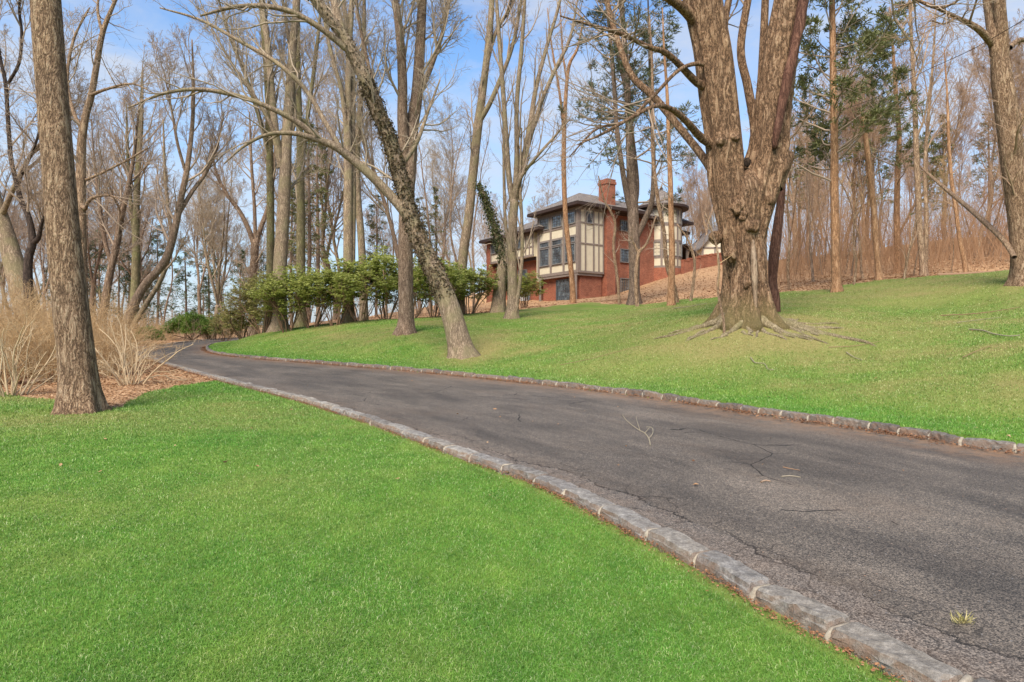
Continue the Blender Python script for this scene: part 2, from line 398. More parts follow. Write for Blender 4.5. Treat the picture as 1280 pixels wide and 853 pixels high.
def mat_granite(dk=1.0):
    m = NT('granite'); o = m.obj(); g = m.n('ShaderNodeObjectInfo').outputs['Random']
    n1 = m.noise(o, 5, 6, .7); n2 = m.noise(o, 70, 4, .8); n3 = m.noise(o, 18, 6, .72)
    c = m.ramp(n3, (.28, tuple(x * dk for x in (.085, .079, .073))), (.5, tuple(x * dk for x in (.215, .203, .19))), (.72, tuple(x * dk for x in (.37, .352, .33))))
    c = m.mix(m.ramp(n1, (.42, 0.), (.68, .6)), c, (.17, .15, .13))
    c = m.mix(.6, c, m.ramp(n2, (.3, (.45, .45, .46)), (.52, (1, 1, 1)), (.75, (1.5, 1.48, 1.42))), 'MULTIPLY')
    c = m.mix(.85, c, m.ramp(g, (0, (.62, .60, .60)), (.35, (1.12, 1.05, .95)), (.7, (.82, .80, .80)), (1, (1.25, 1.22, 1.16))), 'MULTIPLY')
    nz = m.n('ShaderNodeNewGeometry').outputs['Normal']; sz = m.n('ShaderNodeSeparateXYZ', Vector=nz).outputs[2]
    rust = m.math('MULTIPLY', m.ramp(sz, (.3, 1.), (.75, 0.)), m.ramp(n1, (.35, 0.), (.6, 1.)))
    c = m.mix(m.math('MULTIPLY', rust, .55), c, (.24, .13, .075))
    m.bump(m.math('ADD', n3, m.math('MULTIPLY', n2, .4)), .9, .02)
    return m.done(c, .9, .2)
def mat_mortar():
    m = NT('mortar'); o = m.obj(); n = m.noise(o, 25, 5, .7)
    m.bump(n, .6, .012)
    return m.done(m.ramp(n, (.3, (.20, .165, .125)), (.7, (.38, .33, .26))), .95, .1)
M['granite_shaded'] = mat_granite(.62)  # same granite darkened, puts the bank kerb's shade into its colour
M['ground'], M['asphalt'], M['granite'], M['mortar'] = mat_ground(), mat_asphalt(), mat_granite(), mat_mortar()

def spaced(*parts):
    o = []
    for a, b, s in parts: o.append(np.arange(a, b, s))
    return np.concatenate(o)
def build_ground():
    xs = spaced((-800,-120,60),(-120,-40,5),(-40,-20,.8),(-20,-9,.22),(-9,12,.16),(12,30,.6),(30,60,2),(60,120,5),(120,801,60))
    ys = spaced((-300,-20,40),(-20,-4,2),(-4,15,.16),(15,32,.2),(32,62,.6),(62,120,2),(120,200,10),(200,1500,100))
    X, Y = np.meshgrid(xs, ys); Z = H(X, Y)
    v = np.stack([X, Y, Z], -1).reshape(-1, 3)
    ny, nx = X.shape
    i = (np.arange(ny - 1)[:, None] * nx + np.arange(nx - 1)[None, :]).ravel()
    me = raw_mesh('ground', v, np.stack([i, i + 1, i + nx + 1, i + nx], -1), np.zeros((0, 3), int), M['ground'])
    L, D = masks(X.ravel(), Y.ravel())
    for n, a in (('leaf', L), ('dry', D)):
        me.attributes.new(n, 'FLOAT', 'POINT').data.foreach_set('value', a.astype(np.float32))
    tag(link('ground', me), kind='structure')
build_ground()

def build_road():
    n, k = 420, 15
    A, B = LKc, RKc
    # pair each left point with a right one by fraction of length
    v, uv, du = [], [], []
    # match along a common direction: project onto left line normal
    tl = np.gradient(A, axis=0); tl /= np.linalg.norm(tl, axis=1, keepdims=True)
    idx = np.array([np.argmin(np.linalg.norm(B - a, axis=1) + 2.0 * np.abs(((B - a) * t).sum(1))) for a, t in zip(A, tl)])
    idx = np.maximum.accumulate(idx); idx = np.convolve(np.pad(idx, 10, 'edge'), np.ones(21) / 21, 'valid')
    Bp = np.stack([np.interp(idx, np.arange(len(B)), B[:, j]) for j in (0, 1)], 1)
    s = np.concatenate([[0], np.cumsum(np.linalg.norm(np.diff(A, axis=0), axis=1))])
    f = np.linspace(0, 1, k)
    Q = A[:, None, :] * (1 - f)[None, :, None] + Bp[:, None, :] * f[None, :, None]
    wid = np.linalg.norm(Bp - A, axis=1)
    z = roadplane(Q[..., 1]) + .012 * np.sin(f * math.pi)[None, :]
    V = np.concatenate([Q, z[..., None]], -1).reshape(-1, 3)
    i = (np.arange(n - 1)[:, None] * k + np.arange(k - 1)[None, :]).ravel()
    q = np.stack([i, i + 1, i + k + 1, i + k], -1)
    me = raw_mesh('driveway', V, q, np.zeros((0, 3), int), M['asphalt'])
    U = np.stack([wid[:, None] * f[None, :], np.broadcast_to(s[:, None], (n, k))], -1).reshape(-1, 2)
    lay = me.uv_layers.new(name='UVMap')
    li = np.zeros(len(me.loops), np.int32); me.loops.foreach_get('vertex_index', li)
    lay.data.foreach_set('uv', U[li].astype(np.float32).ravel())
    a, b = wid[:, None] * f[None, :], wid[:, None] * (1 - f[None, :])
    dust = np.maximum(1.0 * np.exp(-(b / .6) ** 2), .22 * np.exp(-(a / .35) ** 2)).ravel()
    me.attributes.new('dust', 'FLOAT', 'POINT').data.foreach_set('value', dust.astype(np.float32))
    tag(link('driveway', me), kind='structure')
build_road()

def build_kerb(name, line, out, top, width, lens, skip, nmax, seed, gm='granite'):
    """granite setts set end to end along a line; out = +1 when the lawn lies right of the line"""
    rng = np.random.default_rng(seed)
    root = tag(link(name, None, loc=(line[0][0], line[0][1], 0)), kind='structure')
    s = np.concatenate([[0], np.cumsum(np.linalg.norm(np.diff(line, axis=0), axis=1))])
    pos, rest, mort, cnt = skip, MB(), MB(), 0
    at = lambda q: np.array([np.interp(q, s, line[:, 0]), np.interp(q, s, line[:, 1])])
    off = np.array([line[0][0], line[0][1], 0.])
    while pos < s[-1] - 1:
        L = rng.uniform(*lens); a, b = at(pos + .012), at(pos + L - .012)
        t = (b - a) / np.linalg.norm(b - a); nn = np.array([t[1], -t[0]]) * out
        W = width * rng.uniform(.9, 1.08); T = top * rng.uniform(.88, 1.12)
        prof = np.array([[-.012,-.12],[-.008,T*.35],[-.002,T-.022],[.008,T-.006],[.024,T],[W*.35,T+.002],[W*.65,T+.002],[W-.024,T],[W-.007,T-.008],[W,T-.04],[W+.004,T*.3],[W,-.12]])
        K = 13; f = np.linspace(0, 1, K); f[1], f[2], f[-3], f[-2] = .016, .05, .95, .984
        V = np.zeros((K, len(prof), 3))
        tilt = rng.normal(0, .016); wander = (rng.uniform(.002, .010), rng.uniform(2, 7), rng.uniform(0, 6)); bulge = rng.uniform(0, .004); jz = rng.normal(0, .0032, (K, 1)) + np.zeros((K, len(prof)))
        for i in range(K):
            e = (0., .6, .95)[min(i, K - 1 - i)] if min(i, K - 1 - i) < 3 else 1.
            pr = prof.copy(); pr[:, 1] -= (1 - e) * .032 * (pr[:, 1] > 0); pr[:, 0] = W * .5 + (pr[:, 0] - W * .5) * (1 - .10 * (1 - e)) + wander[0] * np.sin(f[i] * wander[1] + wander[2])
            pr[:, 1] += bulge * np.sin(f[i] * math.pi) * (pr[:, 1] > 0)
            jit = rng.normal(0, .0036, pr.shape); pr += jit; pr[:, 1] += jz[i] * (pr[:, 1] > 0) * .6
            c = a + (b - a) * f[i]
            xy = c[None] + nn[None] * pr[:, :1]
            V[i, :, :2] = xy; V[i, :, 2] = roadplane(c[1]) + pr[:, 1] + tilt * (f[i] - .5)
        V = V.reshape(-1, 3) - off; p = len(prof)
        q = [[i*p+j, i*p+j+1, (i+1)*p+j+1, (i+1)*p+j] for i in range(K-1) for j in range(p-1)]
        tr = [[0, j+1, j] for j in range(1, p-1)] + [[(K-1)*p, (K-1)*p+j, (K-1)*p+j+1] for j in range(1, p-1)]
        if cnt < nmax:
            mb = MB(); mb.add(V, q, tr); link('kerb_stone', mb.mesh('kerb_stone', M[gm], False), root)
        else: rest.add(V, q, tr)
        c = at(pos + L); hw = rng.uniform(.014, .024); T2 = T + rng.uniform(-.028, -.006)
        pr = np.array([[-.012,-.1],[-.004,T2-.03],[.03,T2],[W-.03,T2],[W+.001,T2-.03],[W+.004,-.1]]); vv = []
        for k in (-hw, -hw * .5, hw * .5, hw):
            cc = c + t * k; z = .004 if abs(k) < hw else -.022
            for x, y in pr: vv.append([*(cc + nn * (x + rng.normal(0, .003)))[:2], roadplane(cc[1]) + y + (z if y > 0 else 0) + rng.normal(0, .002)])
        vv = np.array(vv) - off
        mort.add(vv, [[i*6+j, i*6+j+1, (i+1)*6+j+1, (i+1)*6+j] for i in range(3) for j in range(5)])
        pos += L; cnt += 1
    if rest.n: tag(link('kerb_stone', rest.mesh('kerb_stone', M['granite']), root), kind='stuff')
    link('mortar', mort.mesh('mortar', M['mortar']), root)
build_kerb('lawn_kerb', LKc, -1, .056, .175, (.44, .62), 2.6, 75, 5)
build_kerb('bank_kerb', RKc, 1, .108, .12, (.34, .55), 3.0, 98, 6, 'granite_shaded')
# ------------------------------------------------------------ tree materials
M['bark_tan'] = bark('bark tan', (.075,.042,.026), (.36,.23,.142), (.58,.43,.295), 10, .17, None, 1.0, .04)
M['bark_maple'] = bark('bark maple', (.05,.028,.017), (.29,.17,.098), (.49,.335,.215), 6, .22, None, 1.0, .06, (.17,.15,.055))
M['bark_grey'] = bark('bark grey', (.085,.058,.04), (.255,.185,.125), (.43,.335,.24), 9, .2, (.19,.17,.08), .7, .02)
M['bark_brown'] = bark('bark brown', (.07,.043,.029), (.21,.142,.098), (.37,.275,.20), 9, .2, None, .7, .02)
M['bark_pine'] = bark('pine bark', (.045,.03,.023), (.155,.108,.08), (.29,.215,.165), 7, .25, None, .9, .03)
M['bark_dark'] = bark('bark dark', (.018,.013,.011), (.05,.036,.03), (.11,.08,.065), 9, .2, None, .7, .02)
M['bark_orange'] = bark('bark orange', (.13,.065,.033), (.37,.20,.105), (.52,.33,.20), 8, .14, None, .8, .025)
M['bark_moss'] = bark('bark mossy', (.075,.06,.034), (.175,.145,.078), (.32,.27,.165), 9, .2, (.15,.155,.05), .7, .02)
def twig_mat(name, a, b):
    m = NT(name); r = m.rand_island()
    c = m.mix(m.noise(m.obj(), .8, 3, .6), m.ramp(r, (0, a), (1, b)), tuple((x + y) / 2 for x, y in zip(a, b)))
    c = m.mix(.25, c, m.ramp(m.rand_obj(), (0, a), (1, b)))
    return m.done(c, .9, .1)
M['twig_brown'] = twig_mat('twig brown', (.205,.145,.105), (.45,.345,.255))
M['twig_grey'] = twig_mat('twig grey', (.20,.155,.11), (.44,.35,.255))
M['twig_rust'] = twig_mat('twig rust', (.225,.14,.09), (.46,.32,.215))
M['twig_brush'] = twig_mat('twig brush', (.22,.115,.06), (.48,.29,.17))
M['twig_tan'] = twig_mat('twig tan', (.30,.18,.085), (.58,.41,.23))
M['twig_pale'] = twig_mat('twig pale', (.36,.25,.14), (.62,.49,.33))
M['stick_grey'] = twig_mat('stick grey', (.17,.14,.10), (.34,.29,.21))
M['twig_stem'] = twig_mat('stem brown', (.16,.09,.055), (.30,.19,.12))
def leaf_mat(name, *cols, rough=.55, spec=.3, trans=.25):
    m = NT(name); r = m.rand_island()
    st = [(i / (len(cols) - 1), c) for i, c in enumerate(cols)]
    c = m.mix(.35, m.ramp(r, *st), m.ramp(m.noise(m.obj(), 1.1, 3, .6), (.3, cols[0]), (.7, cols[-1])))
    m.done(c, rough, spec)
    tr = m.n('ShaderNodeBsdfTranslucent'); m.set(tr.inputs['Color'], c)
    ms = m.n('ShaderNodeMixShader'); ms.inputs[0].default_value = trans
    m.t.links.new(m.b.outputs[0], ms.inputs[1]); m.t.links.new(tr.outputs[0], ms.inputs[2]); m.t.links.new(ms.outputs[0], m.out.inputs[0])
    return m.m
M['rhodo'] = leaf_mat('rhododendron leaf', (.105,.14,.02), (.28,.325,.05), (.56,.56,.20), trans=.4)
M['rhodo_dry'] = leaf_mat('olive shrub leaf', (.18,.17,.05), (.34,.32,.10), (.54,.48,.20), trans=.4)
M['juniper'] = leaf_mat('juniper leaf', (.045,.09,.016), (.12,.21,.035), (.28,.37,.08), trans=.35)
M['pine'] = leaf_mat('pine needle', (.055,.07,.034), (.12,.135,.065), (.20,.205,.11), trans=.15)
M['cedar'] = leaf_mat('cedar needle', (.055,.07,.024), (.14,.15,.05), (.25,.24,.095), trans=.15)
M['hemlock'] = leaf_mat('hemlock needle', (.045,.075,.035), (.09,.13,.06), (.15,.185,.09), trans=.2)
M['ivy'] = leaf_mat('ivy leaf', (.028,.019,.011), (.085,.055,.03), (.10,.09,.035), (.22,.15,.09))
M['ivy_green'] = leaf_mat('green ivy leaf', (.02,.025,.008), (.055,.065,.02), (.12,.125,.04))

# ------------------------------------------------------------ growing trees
def lump(rng, N, sides, amp, waves=4):
    """smooth bumps on a trunk: (1,N,sides) multiplier"""
    th = np.arange(sides) * 2 * math.pi / sides; s = np.linspace(0, 1, N)
    m = np.zeros((N, sides))
    for _ in range(waves * 3):
        k = rng.integers(1, 6); f = rng.uniform(1, 16)
        m += rng.normal(0, 1) * np.sin(k * th[None] + rng.uniform(0, 6.3) + f * s[:, None] * rng.choice([-1, 1])) * np.cos(f * 1.3 * s[:, None] + rng.uniform(0, 6.3)) / (waves * 1.2)
    return (1 + amp * m)[None]
def stem_tube(mb, rng, ctrl, N, sides, amp=.05, flare=0, fh=.5, roots=5, base_z=None, burls=(), flutes=0):
    """ctrl (M,4): x y z r"""
    c = cr(ctrl, N); p, r = c[:, :3], c[:, 3]
    mod = lump(rng, N, sides, amp)
    th = np.arange(sides) * 2 * math.pi / sides
    if flare:
        h = np.maximum(p[:, 2] - base_z, -.15)
        ph = rng.uniform(0, 6.3)
        lobe = .62 + .42 * np.cos(roots * th + ph) + .22 * np.cos((roots + 2) * th + ph * 2)
        mod = mod * (1 + flare * np.exp(-h / fh)[:, None] * lobe[None])[None]
    if flutes:
        ss = np.linspace(0, 1, N)[:, None]
        fl = sum(a * np.cos(k * th[None] + p0 + 1.4 * np.sin(ss * f + p0)) for k, a, f, p0 in ((5, 1, 5, .3), (8, .7, 7, 2.), (13, .4, 9, 4.), (21, .22, 14, 1.)))
        mod = mod * (1 + flutes * fl)[None]
    if burls:
        t, u, w = frames(p[None]); q = p[:, None] + r[:, None, None] * (np.cos(th)[None, :, None] * u[0][:, None] + np.sin(th)[None, :, None] * w[0][:, None])
        for b, rad, a in burls:
            mod = mod * (1 + a * np.exp(-(((q - np.asarray(b)) ** 2).sum(-1)) / rad ** 2))[None]
    tubes(mb, p[None], r[None], sides, mod)
    return p, r
def px(stem):
    """photo-traced stem (u, v, distance, width) -> x y z r"""
    return np.array([[*P(u, v, d), w * .465 / F * d / math.hypot(1, (u - CU) / F)] for u, v, d, w in stem])
def branch_levels(rng, mb, pts, rad, levels):
    tips = []
    for L in levels:
        sides = L.pop('sides', 3)
        pts, rad = grow(rng, pts, rad, **L); L['sides'] = sides
        tubes(mb, pts, rad, sides, cap=False); tips.append((pts, rad))
    return tips
def LV(n, t, ang, length, **k): return dict(n=n, t=t, ang=ang, length=length, **k)
WOOD = lambda n, L, t0=.35, f=1.0: [LV(int(n * 1.5), (t0, .99), (20, 48), -L, N=8, wig=.12, trop=.17, rr=.5, sides=5, rmin=.010, lenpow=.28),
        LV(int(7*f), (.2, .98), (25, 55), .5, N=6, wig=.14, trop=.08, rr=.6, sides=4, rmin=.008),
        LV(int(6*f), (.15, .98), (25, 60), .5, N=5, wig=.16, trop=.06, rr=.65, sides=3, rmin=.006),
        LV(int(4*f), (.15, 1.), (25, 60), .55, N=4, wig=.18, trop=.04, rr=.7, sides=3, rmin=.006)]
def resample(stems, n=24):
    p = np.stack([cr(np.c_[a, b], n) for a, b in stems]); return p[..., :3], p[..., 3]

def traced_tree(name, label, stems, mat, tmat, levels=None, seed=1, flare=.5, fh=.35, roots=5, sides=14, amp=.05, cat='tree', grown=None, group=None, burls=(), extend=True, ncut=None, sink=.35, flutes=0):
    rng = np.random.default_rng(seed)
    S = [px(s) for s in stems]
    b = S[0][0].copy(); gz = H1(b[0], b[1])
    if extend:
        low = S[0][0].copy(); low[2] = gz - sink; low[3] *= 1.02
        if S[0][0][2] - gz > .25:
            S[0] = np.vstack([low, S[0]])
        else: S[0] = np.vstack([low, S[0][1:]]) if S[0][0][2] < gz + .02 else np.vstack([low, S[0]])
    root = thing(name, (b[0], b[1], gz), label, cat, group)
    o = np.array([b[0], b[1], gz]); mb = MB(); res = []
    for i, s in enumerate(S):
        n = max(10, int(np.linalg.norm(np.diff(s[:, :3], axis=0), axis=1).sum() / .22)); n = min(n, 70); n = ncut if (ncut and i < 3) else n
        res.append(stem_tube(mb, rng, s, n, sides if i == 0 or (ncut and i < 3) else max(7, min(sides - 4, 16)), amp, flare if i == 0 else 0, fh, roots, gz, burls, flutes if i < 3 else 0))
    link('trunk', mb.mesh('trunk', mat, origin=o), root)
    tips = None
    if levels:
        cm = MB(); use = res if grown is None else [res[i] for i in grown]
        p, r = resample(use); tips = branch_levels(rng, cm, p, r, levels)
        link('crown', cm.mesh('crown', tmat, origin=o), root)
    return root, res, o, tips

def ivy_on(root, o, res, rng, n, t0, t1, size, mat, spread=.6, name='ivy'):
    p, r = res; N = len(p); mb = MB()
    f = rng.uniform(t0, t1, n) * (N - 1); i = np.minimum(f.astype(int), N - 2); k = (f - i)[:, None]
    c = p[i] * (1 - k) + p[i + 1] * k; rr = r[i]
    d = rdir(rng, n); d[:, 2] *= .4; d /= np.linalg.norm(d, axis=1, keepdims=True)
    c = c + d * (rr * .95 + np.abs(rng.normal(0, spread * .12, n)))[:, None]
    leaves(mb, c, rdir(rng, n) + np.array([0, 0, -.6]), d + rdir(rng, n) * .4, size * rng.uniform(.6, 1.3, n), size * rng.uniform(.5, 1., n))
    link(name, mb.mesh(name, mat, False, origin=o), root)

def needles(mb, rng, tips, per, L, W, spread=.25, up=.2, keep=1.0, flat=.5):
    """sprays of needle cards along the last twigs"""
    pts = tips[0]; n = len(pts)
    k = rng.random(n) < keep; pts = pts[k]; n = len(pts)
    b = np.repeat(np.arange(n), per); t = rng.uniform(.25, 1, len(b)) * (pts.shape[1] - 1); i = np.minimum(t.astype(int), pts.shape[1] - 2); f = (t - i)[:, None]
    c = pts[b, i] * (1 - f) + pts[b, i + 1] * f
    tg = pts[b, -1] - pts[b, 0]; tg /= np.linalg.norm(tg, axis=1, keepdims=True) + 1e-9
    d = tg * .7 + rdir(rng, len(b)) * np.array([1, 1, flat]) + np.array([0, 0, up])
    c = c + rng.normal(0, spread * .15, c.shape)
    leaves(mb, c, d, rdir(rng, len(b)) + np.array([0, 0, 1.]), L * rng.uniform(.6, 1.3, len(b)), W, .1)
# ------------------------------------------------------------ trees traced one by one
traced_tree('tree', 'thick tan barked trunk in the left foreground at the lawn edge',
    [[(101,518,10.4,62),(99,495,10.4,57),(96,450,10.4,53),(88,380,10.4,51),(80,300,10.4,48),(72,200,10.45,46),(64,100,10.5,45),(57,0,10.5,44),(50,-110,10.5,42),(44,-260,10.6,36),(38,-420,10.7,26),(36,-560,10.8,14)]],
    M['bark_tan'], M['twig_brown'], [LV(9,(.62,.98),(35,65),-4.2,N=8,wig=.12,trop=.1,rr=.45,sides=5)]+WOOD(1,1)[1:], 11, flare=.42, fh=.28, roots=5, sides=28, amp=.025)

# the big double maple
D = 17.5
big, bres, bo, _ = traced_tree('maple_tree', 'massive old double stemmed maple with burls and a split gnarled trunk on the bank',
    [[(931,405,D,70),(932,392,D,66),(932,374,D,61),(931,338,D,56),(929,294,D,57),(929,262,D,60),(932,235,D,56),(935,214,D,28)],
     [(922,345,D-.12,28),(918,300,D-.15,33),(914,262,D-.1,41),(910,225,D,48),(908,193,D,47),(904,156,D,46),(899,120,D,47),(891,60,D,48),(879,0,D,50),(868,-70,D,46),(850,-200,D+.3,36),(824,-380,D+.6,22),(800,-560,D+.8,8)],
     [(938,350,D-.12,28),(941,300,D-.12,33),(947,258,D-.1,46),(956,225,D,50),(964,193,D,50),(967,156,D,46),(970,120,D,45),(978,60,D,45),(990,0,D,46),(1004,-80,D,44),(1030,-220,D-.3,34),(1060,-400,D-.6,20),(1085,-560,D-.8,8)],
     [(964,232,D-.1,34),(977,208,D-.1,26),(985,196,D-.1,20),(988,192,D-.1,14)],
     [(932,215,D+.5,16),(944,170,D+.6,14),(935,110,D+.7,12),(926,60,D+.8,11),(938,-20,D+.9,10),(950,-120,D+1,7),(960,-220,D+1.2,3)],
     [(938,205,D+.8,13),(950,120,D+.9,12),(954,60,D+1,11),(957,-10,D+1.1,10),(962,-120,D+1.2,7),(975,-240,D+1.3,3)],
     [(920,205,D+.6,12),(912,100,D+.8,11),(905,40,D+.9,10),(914,-20,D+1,9),(925,-130,D+1.2,4)],
     [(893,182,D,14),(876,172,D-.2,11.5),(858,152,D-.8,9),(838,136,D-1.4,7.5),(818,133,D-1.9,6),(788,148,D-2.5,5),(752,168,D-3.1,3.5),(722,181,D-3.6,1.6)],
     [(890,112,D,14),(872,104,D-.1,11),(850,82,D-.6,9),(832,66,D-1,8),(811,59,D-1.4,6.5),(775,42,D-1.9,6),(736,31,D-2.4,4),(700,20,D-2.8,2)],
     [(888,82,D-.2,8),(868,80,D-.4,6),(846,90,D-1,5),(816,121,D-1.6,4.5),(783,151,D-2.2,4),(745,162,D-2.8,3),(712,196,D-3.2,1.6)],
     [(885,45,D,18),(872,30,D,17),(856,12,D-.3,15),(842,2,D-.6,12),(822,-12,D-1,10),(790,-50,D-1.5,8),(740,-110,D-2,5),(700,-150,D-2.3,2)],
     [(893,218,D+.5,12),(874,190,D+.9,11),(848,158,D+1.3,10),(818,122,D+1.7,10),(790,95,D+2.1,9),(772,50,D+2.5,8),(756,-10,D+2.9,7),(735,-120,D+3.2,3)],
     [(1000,-60,D-.3,14),(1060,-50,D-1,9),(1130,-10,D-2,6),(1180,10,D-2.6,4),(1230,-30,D-3,2)]],
    M['bark_maple'], M['twig_brown'],
    [LV(9,(.45,.98),(28,58),-2.6,N=8,wig=.15,trop=.04,rr=.5,sides=4,rmin=.008),LV(6,(.2,.98),(25,60),.5,N=6,wig=.16,trop=.03,rr=.6,sides=3,rmin=.006),LV(5,(.15,1.),(25,60),.5,N=4,wig=.16,rr=.7,sides=3,rmin=.004)],
    21, flare=.46, fh=.4, roots=7, sides=72, amp=.05, sink=1.3, ncut=170, flutes=.075, grown=list(range(1,3))+list(range(4,13)),
    burls=[(P(893,295,D-.35),.20,.42),(P(918,258,D-.75),.16,.20),(P(928,272,D-.78),.14,.16),(P(921,268,D-.8),.09,-.22),(P(940,280,D-.78),.17,.24),(P(940,292,D-.85),.09,-.26),(P(902,180,D-.5),.26,.16),(P(918,174,D-.5),.18,.16),(P(905,318,D-.65),.3,.10),(P(888,182,D-.4),.18,.2),(P(960,330,D-.5),.35,.1),(P(915,350,D-.7),.16,.12),(P(976,210,D-.3),.2,.2)])
def extra(root, o, name, mat, paths, sides=8, seed=3, amp=.12):
    rng = np.random.default_rng(seed)
    for s in paths:
        mb = MB(); c = np.array([[*P(u, v, d), w / 2 / F * d] for u, v, d, w in s]) if len(s[0]) == 4 else np.asarray(s)
        stem_tube(mb, rng, c, max(10, len(c) * 6), sides, amp)
        link(name, mb.mesh(name, mat, origin=o), root)
M['dead_wood'] = bark('reddish dead wood', (.05,.022,.016), (.15,.07,.05), (.24,.13,.09), 8, .12, None, 1., .03)
M['fork_shade'] = bark('dark hollow wood', (.012,.008,.006), (.03,.02,.014), (.06,.04,.03), 8, .4)  # near-black tone painted in for the shade between the maple stems
M['bare_wood'] = bark('bare pale wood', (.17,.11,.07), (.33,.235,.16), (.46,.35,.255), 8, .1)
e = .62
extra(big, bo, 'bark_scar', M['dead_wood'], [[(1006,-6,D-.55,12),(1000,30,D-.55,13),(991,70,D-.6,11),(984,100,D-.6,13),(977,135,D-.6,11),(971,165,D-.62,10),(968,186,D-.55,6)]], 9, 5, .2)
extra(big, bo, 'bare_streak', M['bare_wood'], [[(941,300,D-.72,3),(942,320,D-.74,7),(943,345,D-.74,8),(944,370,D-.72,5),(945,385,D-.72,3)]], 9, 6, .1)
for q, (u, v, dd, w) in enumerate(((934,203,D-.34,12),)):  # flattened dark blob standing in for the shade in the fork
    mb = MB(); rr = w / 2 / F * D; c = P(u, v, dd); g = np.linspace(0, math.pi, 9); rng = np.random.default_rng(q)
    a = np.linspace(0, 2*math.pi, 15)[:-1]
    for gi in range(8):
        pass
    vv = np.array([c + rr * np.array([math.sin(g_) * math.cos(t) * .8, -.30 * math.cos(g_), math.sin(g_) * math.sin(t)]) * rng.uniform(.8, 1.15) for g_ in g for t in a])
    n = len(a); mb.add(vv, [[i*n+j, i*n+(j+1)%n, (i+1)*n+(j+1)%n, (i+1)*n+j] for i in range(8) for j in range(n)])
    link('crotch_shade', mb.mesh('crotch_shade', M['fork_shade'], origin=bo), big)
# surface roots running out over the bank
rng = np.random.default_rng(77)
bx, by = bo[0], bo[1]
for a0, L, w in ((197,2.0,.085),(232,1.3,.10),(252,1.0,.10),(268,1.6,.085),(301,1.9,.09),(322,3.6,.11),(338,2.4,.09),(178,2.4,.085),(20,1.6,.07),(311,2.0,.06)):
    for k in range(3 if L > 2 else 2):
        a = R(a0 + rng.normal(0, 5)); s0 = .5 if k == 0 else rng.uniform(.9, 1.5); n = 9
        q = np.linspace(0, 1, n); LL = L * (1 if k == 0 else rng.uniform(.35, .6))
        ww = w * (1 if k == 0 else .5)
        ang = a + (0 if k == 0 else rng.choice([-1, 1]) * .35) + np.cumsum(rng.normal(0, .24, n))
        if k == 0: x, y = bx + s0 * np.cos(a), by + s0 * np.sin(a); sx_, sy_ = None, None
        else: x, y = bx + s0 * np.cos(a), by + s0 * np.sin(a)
        xs = x + np.concatenate([[0], np.cumsum(np.cos(ang) * LL / n)])[:n]; ys = y + np.concatenate([[0], np.cumsum(np.sin(ang) * LL / n)])[:n]
        rr = ww * ((1 - .8 * q) + 1.2 * np.exp(-q * 7) * (k == 0)) + .005
        z = H(xs, ys) + rr * .05 + .02 * np.sin(q * 9 + k) + (.16 * np.exp(-q * 9) if k == 0 else 0)
        z[-1] -= .06
        mb = MB(); stem_tube(mb, rng, np.c_[xs, ys, z, rr], 26, 8, .14)
        link('root', mb.mesh('root', M['root_wood'] if 'root_wood' in M else M.setdefault('root_wood', bark('root wood', (.11,.085,.05), (.27,.215,.13), (.42,.35,.23), 9, .5, (.17,.16,.06))), origin=bo), big)

# leaning ivy tree on the bank
t, res, o, _ = traced_tree('leaning_tree', 'leaning tree on the grass bank with dead ivy up its slanting trunk',
    [[(581,447,20.5,36),(572,420,20.5,31),(562,385,20.5,28),(550,355,20.5,26),(536,325,20.5,24.5),(521,292,20.5,23),(510,258,20.4,21),(499,215,20.3,19.5),(486,172,20.2,19),(471,135,20,19),(457,100,19.9,18),(443,70,19.8,17),(425,40,19.7,15),(398,5,19.5,13),(360,-50,19.2,11),(310,-130,19,8),(270,-220,18.8,4)],
     [(514,277,20.4,15),(500,258,20.3,14),(480,236,20.2,13),(462,218,20.1,12.5),(440,199,20,12),(420,184,19.8,11),(402,176,19.7,10),(385,171,19.6,8),(368,167,19.5,7),(335,168,19.3,5.5),(305,183,19,4),(280,205,18.8,2)],
     [(402,176,19.7,9),(370,152,19.5,8),(335,134,19.2,7),(300,121,19,6.5),(250,112,18.7,6),(205,117,18.4,4.5),(160,135,18,2.5)],
     [(428,190,19.9,7),(405,150,20.1,7),(380,110,20.3,6.5),(345,78,20.5,6),(300,52,20.7,5),(250,25,21,4),(200,10,21.2,2)],
     [(452,92,19.9,14),(435,60,20,12),(422,20,20.1,11),(412,-30,20.2,9),(405,-120,20.3,5)],
     [(443,70,19.8,9),(400,35,19.4,8),(355,12,19,7.5),(300,8,18.6,6),(250,20,18.3,3)],
     [(498,212,20.3,7),(520,180,20.6,6),(535,140,21,4),(550,100,21.3,2)]],
    M['bark_grey'], M['twig_grey'],
    [LV(9,(.3,.98),(25,60),-2.2,N=7,wig=.15,trop=.06,rr=.5,sides=4,rmin=.007),LV(6,(.2,.98),(25,60),.5,N=5,wig=.16,trop=.04,rr=.6,sides=3,rmin=.005),LV(4,(.15,1.),(25,60),.5,N=4,wig=.16,rr=.7,sides=3,rmin=.004)],
    31, flare=.28, fh=.2, sides=20, amp=.04)
ivy_on(t, o, res[0], np.random.default_rng(5), 5200, .13, .53, .095, M['ivy'], .34)
ivy_on(t, o, res[0], np.random.default_rng(6), 900, .5, .74, .08, M['ivy'], .18)

